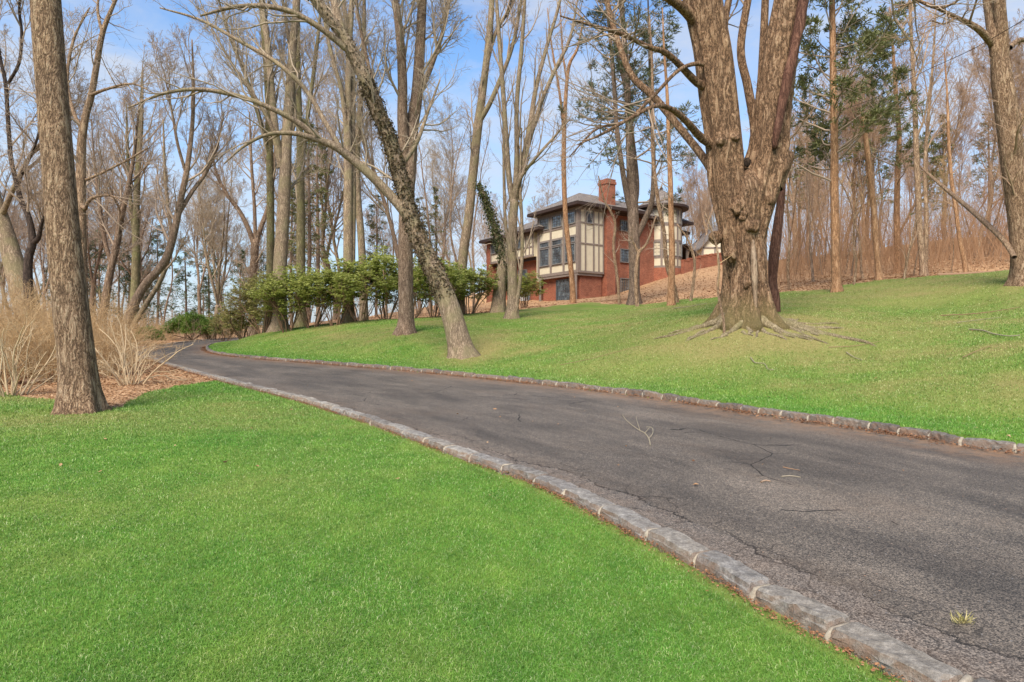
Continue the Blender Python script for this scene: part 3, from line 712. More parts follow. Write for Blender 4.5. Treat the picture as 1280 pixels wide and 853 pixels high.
traced_tree('tree', 'straight grey brown trunk with fluted base beside the leaning ivy tree',
    [[(507,420,25,26),(508,400,25,21),(507,350,25,20),(507,300,25,20),(509,240,25,20),(512,200,25.1,20),(515,160,25.2,18),(521,120,25.3,16),(525,60,25.4,14),(528,0,25.5,12),(532,-90,25.7,9),(538,-200,26,5)],
     [(509,225,25,14),(505,190,24.9,14),(503,150,24.8,14),(503,100,24.7,13),(500,50,24.6,11),(494,0,24.5,9),(486,-80,24.3,5)],
     [(505,260,25,8),(490,210,24.6,7),(474,140,24.2,6),(460,80,23.9,5),(448,20,23.6,4),(440,-60,23.4,2)],
     [(521,125,25.3,8),(540,80,25.6,7),(556,30,25.9,5),(566,-30,26.1,3)]],
    M['bark_brown'], M['twig_grey'], WOOD(12,2.6,.3), 41, flare=.5, fh=.3, roots=7, sides=18, amp=.05)

traced_tree('tree', 'tall grey trunk rising through the left end of the rhododendron row',
    [[(350,414,33.5,25),(350,395,33.5,20),(350,340,33.5,19),(353,290,33.5,18),(356,230,33.5,17),(358,180,33.6,15),(362,120,33.7,13),(366,60,33.8,11),(371,0,33.9,10),(374,-80,34,7),(378,-180,34,4)],
     [(352,210,33.5,12),(345,170,33.3,11),(340,120,33.1,10),(335,60,33,9),(328,0,32.9,7),(322,-80,32.8,4)],
     [(354,200,33.5,6),(340,160,33,5.5),(318,120,32.5,5),(290,80,32,4),(262,30,31.6,2)],
     [(352,185,33.5,6),(368,150,33.8,6),(362,60,34.1,5),(352,-10,34.4,4),(348,-80,34.6,2)]],
    M['bark_grey'], M['twig_grey'], WOOD(11,3.2,.25), 42, flare=.45, sides=14)
traced_tree('tree', 'slender mossy trunk just left of the tall grey trunk',
    [[(336,412,36,15),(338,340,36,12),(338,260,36,11),(337,180,36,10),(334,100,36,9),(328,20,36,8),(322,-60,36,5),(318,-160,36,2)],
     [(337,200,36,6),(325,150,35.5,6),(305,90,35,5),(285,40,34.6,4),(268,-20,34,2)]],
    M['bark_moss'], M['twig_grey'], WOOD(10,3.0,.3), 43, flare=.4, sides=10)
traced_tree('tree', 'greenish trunk behind the rhododendrons right of the tall grey trunk',
    [[(376,410,40,15),(376,340,40,13),(376,260,40,12),(375,180,40,10),(372,90,40,9),(372,0,40,7),(374,-90,40,3)],[(375,230,40,7),(384,150,40,6),(396,60,40.4,5),(404,-30,40.8,2)]],
    M['bark_moss'], M['twig_grey'], WOOD(10,3.2,.3), 44, flare=.4, sides=10)
traced_tree('tree', 'paired slim grey trunks standing close together behind the rhododendron row',
    [[(435,403,33,16),(435,340,33,14),(435,280,33,13),(435,210,33,12),(434,150,33,10),(436,80,33,8),(440,0,33,7),(446,-90,33,3)],
     [(440,330,33.1,9),(441,250,33.2,9),(440,180,33.3,9),(441,100,33.4,8),(438,60,33.6,6),(428,-10,33.8,5),(420,-90,34,2)],
     [(434,170,33,7),(426,110,32.6,6),(410,50,32.2,5),(398,-30,31.9,2)]],
    M['bark_grey'], M['twig_grey'], WOOD(9,2.4,.35), 45, flare=.4, sides=12)
traced_tree('tree', 'thin pale trunk bending slightly right of the paired slim trunks',
    [[(455,400,36,12),(454,350,36,11),(451,290,36,10),(447,240,36,9),(447,180,36,8),(452,110,36,7),(455,40,36,6),(455,-60,36,2)]],
    M['bark_grey'], M['twig_grey'], WOOD(12,2.4,.4), 46, flare=.35, sides=9)
traced_tree('tree', 'grey trunk leaning right and forking high between the leaning ivy tree and the house',
    [[(572,394,37,16),(576,350,37,14),(580,310,37,13),(586,270,37,12.5),(592,210,37,12),(598,155,37,12),(604,110,37,10),(610,60,37,9),(614,15,37,8),(618,-60,37,6),(624,-160,37,2)],
     [(599,152,37,8),(612,130,36.8,7),(625,100,36.6,6),(640,60,36.4,5),(650,10,36.2,4),(660,-60,36,2)],
     [(606,90,37,6),(620,40,37.3,5),(640,5,37.6,5),(656,-50,38,2)]],
    M['bark_grey'], M['twig_brown'], WOOD(9,2.6,.35), 47, flare=.4, sides=12)
t, res, o, _ = traced_tree('tree', 'vase shaped tree of many upright stems standing left of the house bay',
    [[(640,400,31,20),(641,370,31,14),(640,320,31,13),(641,280,31,12),(643,250,31,12)],
     [(642,262,31,8),(636,220,31,7.5),(632,160,31,6.5),(627,90,31,6),(622,20,31,5),(618,-60,31,2)],
     [(643,258,31,8),(646,200,31,7),(646,130,30.8,6),(652,60,30.6,5.5),(656,0,30.4,4),(660,-80,30.3,2)],
     [(644,255,31,8),(652,210,31.2,7.5),(662,160,31.4,7),(670,110,31.6,6),(683,60,31.8,5),(700,0,32,4),(710,-70,32.2,2)],
     [(644,250,31,7),(658,190,30.8,6),(676,130,30.6,6),(695,85,30.4,5),(712,50,30.2,4),(722,0,30,2)],
     [(643,258,31,5),(650,225,30.5,4.5),(672,195,30,4),(694,170,29.6,3),(712,150,29.3,1.5)],
     [(640,330,31,5),(632,280,31.2,4.5),(630,220,31.4,4),(629,140,31.5,3),(626,60,31.6,1.5)],
     [(644,395,30.8,6),(652,330,30.8,5),(652,270,30.8,4.5),(650,230,30.7,4),(652,160,30.6,2)]],
    M['bark_grey'], M['twig_brown'], [LV(9,(.2,.98),(15,42),-2.6,N=7,wig=.08,trop=.2,rr=.5,sides=4,rmin=.008),LV(5,(.2,.98),(20,50),.5,N=5,wig=.12,trop=.1,rr=.6,sides=3,rmin=.006),LV(4,(.15,1.),(25,55),.5,N=4,wig=.14,rr=.7,sides=3,rmin=.005)], 48, flare=.3, sides=12)
t, res, o, _ = traced_tree('dead_tree', 'leaning snag smothered in dark ivy at the left corner of the house',
    [[(622,391,36,20),(625,360,36,17),(629,335,36,15),(634,312,36,12)],[(641,385,36,9),(637,350,36,10),(629,320,36,10),(621,295,36,9),(613,268,36,8),(605,246,36,7),(598,229,36,4)]],
    M['bark_grey'], M['twig_brown'], [LV(8,(.4,1.),(40,70),-1.2,N=5,wig=.2,trop=.1,sides=3,rmin=.006)], 49, flare=.35, sides=12)
ivy_on(t, o, res[1], np.random.default_rng(8), 2600, .12, 1., .13, M['ivy_green'], 1.0)
t_th, _, _, _ = traced_tree('sapling', 'thin tan sapling rising in front of the house bay windows',
    [[(717,382,42,9),(715,350,42,7.5),(711,310,42,7),(707,270,42,6.5),(705,220,42,6.5),(705,170,42,6),(708,110,42,5),(712,80,42,4.5),(722,60,42,3.5),(730,20,42,2)],
     [(706,180,42,4),(700,120,42,3.5),(690,60,42,2.5),(684,10,42,1)],[(709,105,42,3),(703,60,42,2.5),(700,0,42,1)]],
    M['bark_orange'], M['twig_brown'], [LV(12,(.3,.98),(25,60),-1.3,N=6,wig=.14,trop=.08,sides=3,rmin=.006),LV(6,(.2,1),(25,60),.5,N=4,wig=.15,sides=3,rmin=.005)], 50, flare=.2, sides=8)
traced_tree('sapling', 'crooked pale sapling in front of the brick chimney',
    [[(775,386,38,4),(772,350,38,4),(767,310,38,4),(769,280,38,3.5),(762,262,38,3.2),(755,250,38,2.5),(748,220,38,1.5)]],
    M['bark_tan'], M['twig_brown'], [LV(9,(.3,.98),(25,60),-1.2,N=6,wig=.14,trop=.08,sides=3,rmin=.006),LV(5,(.2,1),(25,60),.5,N=4,wig=.15,sides=3,rmin=.005)], 51, flare=.1, sides=7)
traced_tree('sapling', 'pale forked sapling standing against the pine trunk',
    [[(797,386,35,5),(795,355,35,5),(796,330,35,5),(799,315,35,4.5),(806,308,35,3.5),(812,296,35,3),(820,270,35,2)],[(798,316,35,4),(793,305,35,3),(788,296,35,2)]],
    M['bark_tan'], M['twig_brown'], [LV(9,(.4,.98),(25,60),-1.2,N=6,wig=.14,trop=.08,sides=3,rmin=.006),LV(5,(.2,1),(25,60),.5,N=4,wig=.15,sides=3,rmin=.005)], 52, flare=.1, sides=7)
traced_tree('sapling', 'tan sapling bowing left across the round house turret',
    [[(848,385,33,6),(843,360,33,6),(836,340,33,6),(832,320,33,6),(830,290,33,5.5),(824,260,33,5.5),(819,225,33,5),(816,190,33,5),(816,140,33,4.5),(815,80,33,3.5),(812,20,33,1.5)]],
    M['bark_tan'], M['twig_brown'], [LV(14,(.25,.98),(30,65),-1.4,N=6,wig=.14,trop=.06,sides=3,rmin=.006),LV(5,(.2,1),(25,60),.5,N=4,wig=.15,sides=3,rmin=.005)], 53, flare=.1, sides=8)
traced_tree('tree', 'rust barked straight young tree in front of the round house turret',
    [[(839,386,31,12),(839,360,31,10),(840,320,31,9),(839,280,31,8),(838,230,31,7),(836,180,31,6),(834,120,31,4.5),(830,60,31,3),(828,10,31,1.5)]],
    M['bark_orange'], M['twig_brown'], [LV(18,(.2,.98),(40,80),-1.5,N=6,wig=.14,trop=.04,sides=3,rmin=.006),LV(6,(.2,1),(25,60),.5,N=4,wig=.15,sides=3,rmin=.005)], 54, flare=.25, sides=9)
# white pine in front of the house
def conifer(name, label, stems, mat, nmat, lv, seed, per, L, W, keep=1., flat=.5, **k):
    root, res, o, tips = traced_tree(name, label, stems, mat, M['twig_brown'], lv, seed, **k)
    mb = MB(); rng = np.random.default_rng(seed + 100)
    needles(mb, rng, tips[-1], per, L, W, keep=keep, flat=flat)
    if len(tips) > 2: needles(mb, rng, tips[-2], max(2, per // 3), L, W, keep=keep * .6, flat=flat)
    link('foliage', mb.mesh('foliage', nmat, False, origin=o), root)
    return root, res, o
conifer('pine_tree', 'tall sparse pine of several stems growing in front of the house',
    [[(793,383,37,19),(793,360,37,15),(793,320,37,15),(792,290,37,16),(791,255,37,15),(789,220,37,13),(787,170,37,11),(784,110,37,9),(780,50,37,8),(776,-10,37,6.5),(772,-90,37,5),(770,-170,37,2)],
     [(791,275,37,9),(783,240,36.8,8),(777,205,36.6,7),(771,160,36.4,6.5),(768,110,36.2,6),(763,50,36,5),(757,-10,35.9,4),(752,-80,35.8,2)],
     [(792,265,37,8),(796,230,37.3,7),(790,170,37.6,6.5),(784,120,37.9,6),(770,60,38.1,5),(760,0,38.3,4),(752,-70,38.4,2)],
     [(794,300,37,8),(806,275,36.8,8),(815,250,36.6,7),(817,200,36.4,6),(814,140,36.2,5),(812,70,36,4),(810,0,36,2)]],
    M['bark_pine'], M['pine'], [LV(21,(.22,.99),(50,88),-3.0,N=8,wig=.12,trop=.03,rr=.42,sides=4,rmin=.01,lenpow=.35),LV(6,(.25,1.),(25,60),.42,N=5,wig=.14,trop=.03,rr=.6,sides=3,rmin=.007),LV(4,(.2,1.),(25,60),.45,N=4,wig=.15,sides=3,rmin=.005)],
    61, 10, .27, .05, keep=.9, flare=.35, sides=14)
conifer('cedar_tree', 'tall cedar with rusty lower trunk standing right of the big maple',
    [[(1046,367,26.5,15),(1045,345,26.5,13),(1044,300,26.5,12),(1043,240,26.5,11.5),(1043,180,26.5,11),(1042,120,26.5,10),(1041,60,26.5,9),(1040,0,26.5,8),(1039,-80,26.5,6),(1038,-180,26.5,2)]],
    M['bark_orange'], M['cedar'], [LV(62,(.26,.99),(50,88),-3.1,N=8,wig=.12,trop=.07,rr=.3,sides=4,rmin=.008,lenpow=.3),LV(7,(.3,1.),(25,60),.42,N=5,wig=.15,trop=.05,rr=.6,sides=3,rmin=.006),LV(5,(.2,1.),(25,60),.45,N=4,wig=.15,sides=3,rmin=.005)],
    62, 13, .22, .05, keep=.85, flare=.5, sides=14)
extra_lv = [LV(20,(.05,.9),(60,95),-1.8,N=7,wig=.16,trop=.0,rr=.3,sides=3,rmin=.006),LV(5,(.2,1.),(30,60),.45,N=4,wig=.16,sides=3,rmin=.005)]
conifer('cedar_tree', 'smaller ragged cedar with patchy green tufts beyond the broken snag',
    [[(1122,349,36,12),(1122,320,36,10),(1121,270,36,9),(1122,220,36,8),(1124,170,36,7),(1120,120,36,6),(1116,60,36,4),(1112,10,36,2)]],
    M['bark_orange'], M['cedar'], [LV(30,(.35,.98),(50,90),-2.3,N=7,wig=.14,trop=.06,rr=.35,sides=3,rmin=.008,lenpow=.3),LV(6,(.3,1.),(25,60),.42,N=5,wig=.15,trop=.05,sides=3,rmin=.006),LV(4,(.2,1.),(25,60),.45,N=4,wig=.15,sides=3,rmin=.005)],
    63, 11, .22, .05, keep=.7, flare=.35, sides=10)
traced_tree('dead_tree', 'broken leaning snag of bare orange wood without a crown',
    [[(1100,353,29,12),(1098,335,29,9.5),(1095,300,29,9),(1092,260,29,8.5),(1088,220,29,8),(1083,180,29,7.5),(1078,148,29,7),(1074,140,29,2)]],
    M['bark_orange'], M['twig_rust'], [LV(7,(.4,1.),(50,80),-.9,N=4,wig=.2,sides=3,rmin=.006)], 64, flare=.3, sides=10)
traced_tree('tree', 'pale double trunked tree on the edge of the wooded hillside',
    [[(1156,347,32,12),(1153,320,32,10),(1149,280,32,9),(1147,230,32,8.5),(1145,180,32,8),(1143,120,32,6.5),(1140,60,32,5),(1137,0,32,4),(1134,-80,32,2)],
     [(1157,330,32,6),(1158,270,32,6),(1156,210,32.2,5.5),(1160,150,32.4,5),(1166,80,32.6,4),(1170,10,32.8,2)]],
    M['bark_tan'], M['twig_rust'], WOOD(10,2.8,.4), 65, flare=.35, sides=10)
traced_tree('sapling', 'slim sapling leaning left at the hillside edge beneath the fallen pole',
    [[(1209,348,31,9),(1205,325,31,7),(1200,300,31,6.5),(1195,265,31,6),(1190,230,31,5.5),(1186,180,31,5),(1184,120,31,3.5),(1180,60,31,1.5)]],
    M['bark_orange'], M['twig_rust'], [LV(14,(.3,.98),(25,60),-1.5,N=6,wig=.14,trop=.08,sides=3,rmin=.006),LV(5,(.2,1),(25,60),.5,N=4,wig=.15,sides=3,rmin=.005)], 66, flare=.2, sides=8)
traced_tree('tree', 'stout trunk at the right edge of the lawn with a snapped limb high up',
    [[(1282,358,20,44),(1281,340,20,38),(1278,300,20,36),(1273,250,20,36),(1266,200,20,35),(1260,150,20,34),(1254,110,20,32),(1250,78,20,27),(1248,62,20,20),(1248,52,20,8)],
     [(1250,90,20,20),(1243,50,20,19),(1239,20,20.1,18),(1233,-20,20.2,16),(1224,-100,20.3,12),(1216,-220,20.5,6)],
     [(1252,90,20,22),(1252,45,19.9,20),(1250,15,19.8,18),(1249,-20,19.7,16),(1256,-100,19.6,12),(1266,-220,19.4,5)],
     [(1242,58,20,12),(1229,42,19.8,11),(1216,32,19.6,9),(1196,22,19.3,6),(1170,10,19,5),(1148,2,18.8,4),(1120,10,18.6,2)],
     [(1262,60,20,9),(1275,50,20.3,8),(1295,52,20.6,6),(1320,40,20.8,4)],
     [(1196,22,19.3,4),(1180,30,19,3),(1165,26,18.8,2)]],
    M['bark_tan'], M['twig_rust'], [LV(9,(.3,.98),(30,60),-2.0,N=7,wig=.18,trop=.05,rr=.5,sides=4,rmin=.008),LV(6,(.2,.98),(25,60),.5,N=5,wig=.18,trop=.03,rr=.6,sides=3,rmin=.006),LV(4,(.15,1.),(25,60),.5,N=4,wig=.16,rr=.7,sides=3,rmin=.005)],
    67, flare=.35, sides=22, amp=.035)
traced_tree('dead_tree', 'slim dark reddish trunk half hidden behind the big maple',
    [[(968,372,20.5,15),(966,355,20.5,12),(967,325,20.5,15),(970,300,20.5,15),(973,275,20.5,13),(976,250,20.5,11),(980,200,20.5,9),(984,130,20.5,7),(990,50,20.5,5),(994,-40,20.5,2)]],
    M['dead_wood'], M['twig_rust'], [LV(10,(.5,.98),(30,60),-1.5,N=6,wig=.15,trop=.05,sides=3,rmin=.006),LV(5,(.2,1),(25,60),.5,N=4,wig=.15,sides=3,rmin=.005)], 68, flare=.2, sides=10)
# left of the drive
traced_tree('tree', 'grey trunk leaning left at the far left edge behind the tan brush',
    [[(40,415,26,46),(34,385,26,38),(22,345,26,33),(12,310,26,29),(3,280,26,25),(-10,240,26,22),(-25,190,26,19),(-36,120,26,15),(-44,40,26,11),(-50,-50,26,6)],
     [(0,275,26,10),(15,240,25.6,8),(35,200,25.3,6),(60,170,25,4),(90,150,24.7,2)]],
    M['bark_grey'], M['twig_brown'], WOOD(10,3.4,.35), 71, flare=.25, sides=16)
traced_tree('tree', 'nearly black crooked trunk behind the tan brush at far left',
    [[(39,415,24.5,14),(38,390,24.5,14),(35,350,24.5,14),(36,320,24.5,13),(41,303,24.5,12),(36,272,24.5,9),(26,250,24.5,8),(20,225,24.5,7.5),(14,200,24.5,7),(10,150,24.5,6.5),(7,105,24.5,6),(0,70,24.5,5),(-6,20,24.5,4),(-10,-50,24.5,2)],
     [(40,305,24.5,9),(48,298,24.4,8),(52,280,24.2,5),(60,262,24,3)],
     [(10,105,24.5,5),(24,78,24.3,5),(27,40,24.2,4.5),(24,10,24.1,4),(30,-40,24,2)],
     [(22,235,24.5,6),(30,210,24.2,5),(46,175,24,4),(58,120,23.8,3),(68,60,23.6,1.5)],
     [(30,262,24.5,5),(45,242,24.8,4.5),(60,252,25,3)]],
    M['bark_dark'], M['twig_brown'], WOOD(8,2.6,.35), 72, flare=.2, sides=12)
traced_tree('tree', 'brown trunk with many side limbs right behind the thick foreground trunk',
    [[(104,415,20,20),(103,370,20,17),(101,300,20,16.5),(101,240,20,15),(102,180,20,13),(107,145,20,11),(114,120,20,10),(121,80,20,9),(128,42,20,8),(138,15,20,6),(152,-20,20,4),(165,-80,20,2)],
     [(101,252,20,8),(106,262,19.8,6),(114,248,19.6,5),(140,245,19.3,3),(165,260,19,1.5)],
     [(104,165,20,7),(92,140,20.3,6),(84,100,20.6,5),(92,50,20.8,4),(112,10,21,2)],
     [(108,225,20,5),(130,215,19.6,4),(160,200,19.2,3),(185,185,18.9,1.5)],
     [(112,120,20,6),(132,112,19.6,4.5),(165,105,19.2,3),(195,118,18.9,1.5)],
     [(128,42,20,5),(122,10,20.3,4),(128,-30,20.6,2)]],
    M['bark_tan'], M['twig_brown'], [LV(8,(.3,.98),(35,70),-2.2,N=7,wig=.15,trop=.03,rr=.5,sides=4,rmin=.007),LV(6,(.2,.98),(25,60),.5,N=5,wig=.16,trop=.02,sides=3,rmin=.005),LV(5,(.15,1.),(25,60),.5,N=4,wig=.16,sides=3,rmin=.004)], 73, flare=.2, sides=14)
traced_tree('tree', 'dark brown trunk curving up to the right beside the drive bend',
    [[(152,432,30,19),(156,412,30,15),(162,395,30,13),(172,372,30,13),(184,353,30,12.5),(196,340,30,12),(207,325,30,12),(214,305,30,11),(220,280,30,10),(226,250,30,9),(234,210,30,7.5),(240,160,30,6),(242,110,30,4.5),(240,50,30,2)],
     [(222,270,30,7),(240,240,30.3,6),(258,215,30.6,5),(272,180,30.8,4),(280,140,31,2)],
     [(232,215,30,5),(222,180,29.6,4.5),(215,140,29.3,3.5),(205,90,29,1.8)]],
    M['bark_brown'], M['twig_brown'], WOOD(9,2.8,.35), 74, flare=.35, sides=12)
traced_tree('tree', 'thin pale trunk slanting right behind the dark curved trunk',
    [[(160,425,32,10),(172,398,32,8),(186,375,32,7.5),(200,352,32,7),(210,325,32,6.5),(214,295,32,6),(210,260,32,5),(206,210,32,4),(204,150,32,2)]],
    M['bark_grey'], M['twig_brown'], WOOD(9,2.4,.35), 75, flare=.3, sides=9)
traced_tree('tree', 'brown tree forking low beyond the left end of the shrubs',
    [[(316,430,42,14),(316,400,42,12),(316,360,42,11),(318,320,42,10.5),(319,300,42,11)],
     [(318,308,42,8),(310,285,41.8,7),(298,262,41.6,6),(285,245,41.4,5),(270,215,41.2,4),(262,170,41,2)],
     [(319,306,42,8),(327,282,42.2,7),(336,255,42.4,6),(342,215,42.6,5),(345,160,42.8,2)],
     [(319,304,42,6),(318,260,42,5),(314,200,42,4),(312,140,42,2)]],
    M['bark_brown'], M['twig_brown'], WOOD(9,2.8,.25), 76, flare=.3, sides=11)
traced_tree('tree', 'ivy clad olive trunk behind the brush right of the foreground trunk',
    [[(166,420,38,14),(168,380,38,13),(170,330,38,12),(170,280,38,10),(172,220,38,9),(176,160,38,7),(178,90,38,3)],[(170,310,38,7),(164,260,38,6),(160,200,38,5),(158,130,38,2)]],
    M['bark_moss'], M['twig_brown'], WOOD(10,3.2,.35), 77, flare=.3, sides=10)
traced_tree('tree', 'rough forked trunk just right of the foreground trunk among the brush',
    [[(126,415,34,13),(132,375,34,12),(138,340,34,11),(146,305,34,10),(152,270,34,9),(160,235,34,7),(168,190,34,5),(174,130,34,2)],[(140,335,34,7),(131,300,34.2,6),(124,255,34.4,5),(118,200,34.6,3),(114,150,34.8,1.5)]],
    M['bark_brown'], M['twig_brown'], WOOD(10,3.0,.35), 78, flare=.3, sides=10)
def pole(name, label, cat, pts, mat, sides=9, seed=2, amp=.1):
    c = np.array([[*P(u, v, d), w / 2 / F * d] for u, v, d, w in pts]); mb = MB()
    stem_tube(mb, np.random.default_rng(seed), c, 24, sides, amp)
    return tag(link(name, mb.mesh(name, mat, origin=c[0, :3]), loc=c[0, :3]), label, cat)
pole('fallen_pole', 'long thin dead pole slanting against the right edge trunk', 'dead pole',
     [(1268,322,19.6,6),(1254,300,20.4,6.5),(1220,268,22.5,6),(1190,243,24.4,5),(1162,219,26.2,3.5),(1150,208,27,2)], M['bark_tan'])

w0 = [(1345,-12,15.5,.6),(1280,25,18,.6),(1215,62,21,.6),(1150,92,24.5,.6),(1095,122,28,.6),(1046,140,26.6,.6)]
c = np.array([[*P(u, v, d), .011] for u, v, d, _ in w0]); mb = MB(); stem_tube(mb, np.random.default_rng(1), c, 40, 5, 0)
tag(link('overhead_wire', mb.mesh('overhead_wire', M['bark_dark'], origin=c[0, :3]), loc=c[0, :3]), 'thin dark wire sagging across the sky from the cedar past the right edge trunk', 'wire')

traced_tree('sapling', 'thin pale crooked sapling close against the left flank of the big maple',
    [[(905,404,16.6,3.5),(901,385,16.6,3.5),(897,360,16.6,3.5),(899,335,16.6,3.2),(896,310,16.6,3),(890,290,16.6,2.6),(880,262,16.6,2)]],
    M['bark_tan'], M['twig_tan'], [LV(7,(.4,.98),(25,60),-.6,N=5,wig=.14,trop=.08,sides=3,rmin=.003)], 81, flare=.1, sides=7)
for q, (lb, path) in enumerate((('arching pale sapling on the leaf bed left of the big maple', [(862,378,33,4),(867,350,33,4),(868,325,33,3.5),(860,300,33,3),(846,280,33,2)]),
    ('thin upright sapling at the lawn edge right of the big maple', [(987,366,30,4),(985,335,30,3.5),(987,300,30,3),(984,260,30,2.5),(988,215,30,1.5)]),
    ('thin tan sapling at the lawn edge between cedar and snag', [(1066,362,28,3.5),(1070,330,28,3),(1067,290,28,2.6),(1072,240,28,1.5)]),
    ('slender sapling leaning right beneath the pale double trunk', [(1128,352,28,4),(1135,320,28,3.5),(1143,285,28,3),(1148,250,28,2)]))):
    traced_tree('sapling', lb, [path], M['bark_tan'], M['twig_rust'], [LV(11,(.2,.98),(25,60),-1.1,N=6,wig=.14,trop=.08,sides=3,rmin=.005),LV(5,(.2,1),(25,60),.5,N=4,wig=.15,sides=3,rmin=.004)], 82 + q, flare=.1, sides=7)

# burls and healed branch stubs on the maple
for q, (u, v, dd, rr, sq) in enumerate(((921,260,-.50,.17,1.15),(940,284,-.52,.19,.9),(893,297,-.12,.17,1.1),(929,270,-.55,.12,1.),(902,178,-.42,.15,.8),(918,173,-.42,.13,.8),(914,318,-.5,.15,1.3),(962,250,-.46,.13,1.1),(934,352,-.52,.14,1.5))):
    rg = np.random.default_rng(900 + q); c = P(u, v, D + dd); a = np.linspace(0, 2*math.pi, 25)[:-1]; g = np.linspace(.02, math.pi - .02, 15)
    A, G = np.meshgrid(a, g); n3 = np.stack([np.sin(G)*np.cos(A), np.sin(G)*np.sin(A), np.cos(G)*sq], -1)
    f = np.ones(A.shape)
    for _ in range(7):
        w = rg.normal(0, 1, 3) * rg.uniform(1.5, 4.5); f += .075 * np.sin((n3 * w).sum(-1) + rg.uniform(0, 6))
    pit = n3 - np.array([rg.uniform(-.3, .3), -.95, rg.uniform(-.3, .1)]); f -= .38 * np.exp(-(pit**2).sum(-1) / .09) * (q < 4)
    vv = c + n3 * (rr * f)[..., None]; m_, n_ = A.shape; mb = MB()
    mb.add(vv.reshape(-1, 3), [[i*n_+j, i*n_+(j+1)%n_, (i+1)*n_+(j+1)%n_, (i+1)*n_+j] for i in range(m_-1) for j in range(n_)])
    link('burl', mb.mesh('burl', M['bark_maple'], origin=bo), big)
# ------------------------------------------------------------ woodland: prototypes, then copies
def wild_tree(name, seed, Ht, r0, kind, bk, tw):
    rng = np.random.default_rng(seed); stems = []
    def path(p0, d, L, r, n=12, wig=.05, trop=.12, end=.10):
        pts = [np.array(p0, float)]; d = np.array(d, float)
        for _ in range(n - 1):
            d = d + rng.normal(0, wig, 3) + [0, 0, trop]; d /= np.linalg.norm(d); pts.append(pts[-1] + d * L / (n - 1))
        return np.c_[np.array(pts), r * np.linspace(1, end, n)]
    lean = rng.normal(0, .10, 2)
    if kind == 'tall': stems.append(path((0,0,-.3), (*lean,1), Ht, r0, 16, .085, .10))
    elif kind == 'fork':
        a = path((0,0,-.3), (*lean,1), Ht*.34, r0, 8, .08, end=.7); stems.append(a)
        for k in range(3):
            g = rng.uniform(0, 6.3); stems.append(path(a[-1-k%2,:3], (math.cos(g)*.35, math.sin(g)*.35, 1), Ht*.6*rng.uniform(.8,1.05), r0*.55, 11, .06))
    elif kind == 'vase':
        a = path((0,0,-.3), (*lean,1), Ht*.2, r0, 6, .03, end=.85); stems.append(a)
        for k in range(5):
            g = k*1.256+rng.uniform(0,.6); stems.append(path(a[-1,:3], (math.cos(g)*.28, math.sin(g)*.28, 1), Ht*.82*rng.uniform(.8,1.05), r0*.5, 12, .05, .08))
    elif kind == 'crook':
        a = path((0,0,-.3), (lean[0]+.25*rng.choice([-1,1]), lean[1]+.2, 1), Ht*.8, r0, 14, .13, .09); stems.append(a)
        for k in (5, 7, 9):
            g = rng.uniform(0, 6.3); stems.append(path(a[k,:3], (math.cos(g)*.8, math.sin(g)*.8, .8), Ht*.42, a[k,3]*.65, 10, .1, .1))
    elif kind == 'slim': stems.append(path((0,0,-.3), (*(lean*1.5),1), Ht, r0, 13, .10, .1))
    mb = MB(); res = []
    for i, s in enumerate(stems):
        if i == 0:
            p, r = stem_tube(mb, rng, s, 26, 10, .06, .4, .3, 5, 0.)
        else: p, r = stem_tube(mb, rng, s, 18, 7, .06)
        res.append((p, r))
    root = thing(name, (0, 0, 0), '', 'tree'); link('trunk', mb.mesh('trunk', bk), root)
    cm = MB(); use = res if kind in ('tall', 'slim', 'crook') else res[1:]
    p, r = resample(use); k = len(use)
    if kind == 'slim':
        lv = [LV(16, (.35,.98), (25,55), -Ht*.16, N=6, wig=.12, trop=.12, sides=3, rmin=.010), LV(6, (.2,1.), (25,55), .5, N=5, wig=.15, trop=.08, sides=3, rmin=.008), LV(4, (.2,1.), (25,60), .5, N=3, wig=.15, sides=3, rmin=.006)]
    else:
        t0 = .30 if kind == 'tall' else .18
        lv = [LV(int(30/k)+5, (t0,.99), (20,52), -Ht*.22, N=8, wig=.13, trop=.12, rr=.55, sides=4, rmin=.016, lenpow=.35), LV(7, (.2,.98), (22,52), .5, N=6, wig=.15, trop=.09, rr=.6, sides=3, rmin=.013), LV(6, (.15,.98), (25,58), .52, N=5, wig=.16, trop=.06, rr=.65, sides=3, rmin=.011), LV(5, (.15,1.), (25,60), .55, N=3, wig=.16, trop=.04, rr=.7, sides=3, rmin=.009)]
    branch_levels(rng, cm, p, r, lv)
    link('crown', cm.mesh('crown', tw), root)
    return root
PR = {}
for key, (seed, Ht, r0, kind, bk, tw) in dict(
    t1=(101,21,.18,'tall','bark_grey','twig_brown'), t2=(102,23,.20,'tall','bark_brown','twig_grey'), f1=(103,20,.22,'fork','bark_grey','twig_brown'),
    f2=(104,18,.21,'fork','bark_brown','twig_brown'), v1=(105,18,.22,'vase','bark_grey','twig_grey'), c1=(106,17,.22,'crook','bark_brown','twig_brown'),
    s1=(107,13,.09,'slim','bark_brown','twig_brown'), r1=(108,21,.15,'tall','bark_tan','twig_rust'), r2=(109,19,.19,'fork','bark_tan','twig_rust'),
    r3=(110,12,.06,'slim','bark_brown','twig_rust'), r4=(111,9,.05,'slim','bark_tan','twig_tan'), r5=(112,20,.17,'crook','bark_tan','twig_rust')).items():
    PR[key] = wild_tree('tree', seed, Ht, r0, kind, M[bk], M[tw])
USED = set()
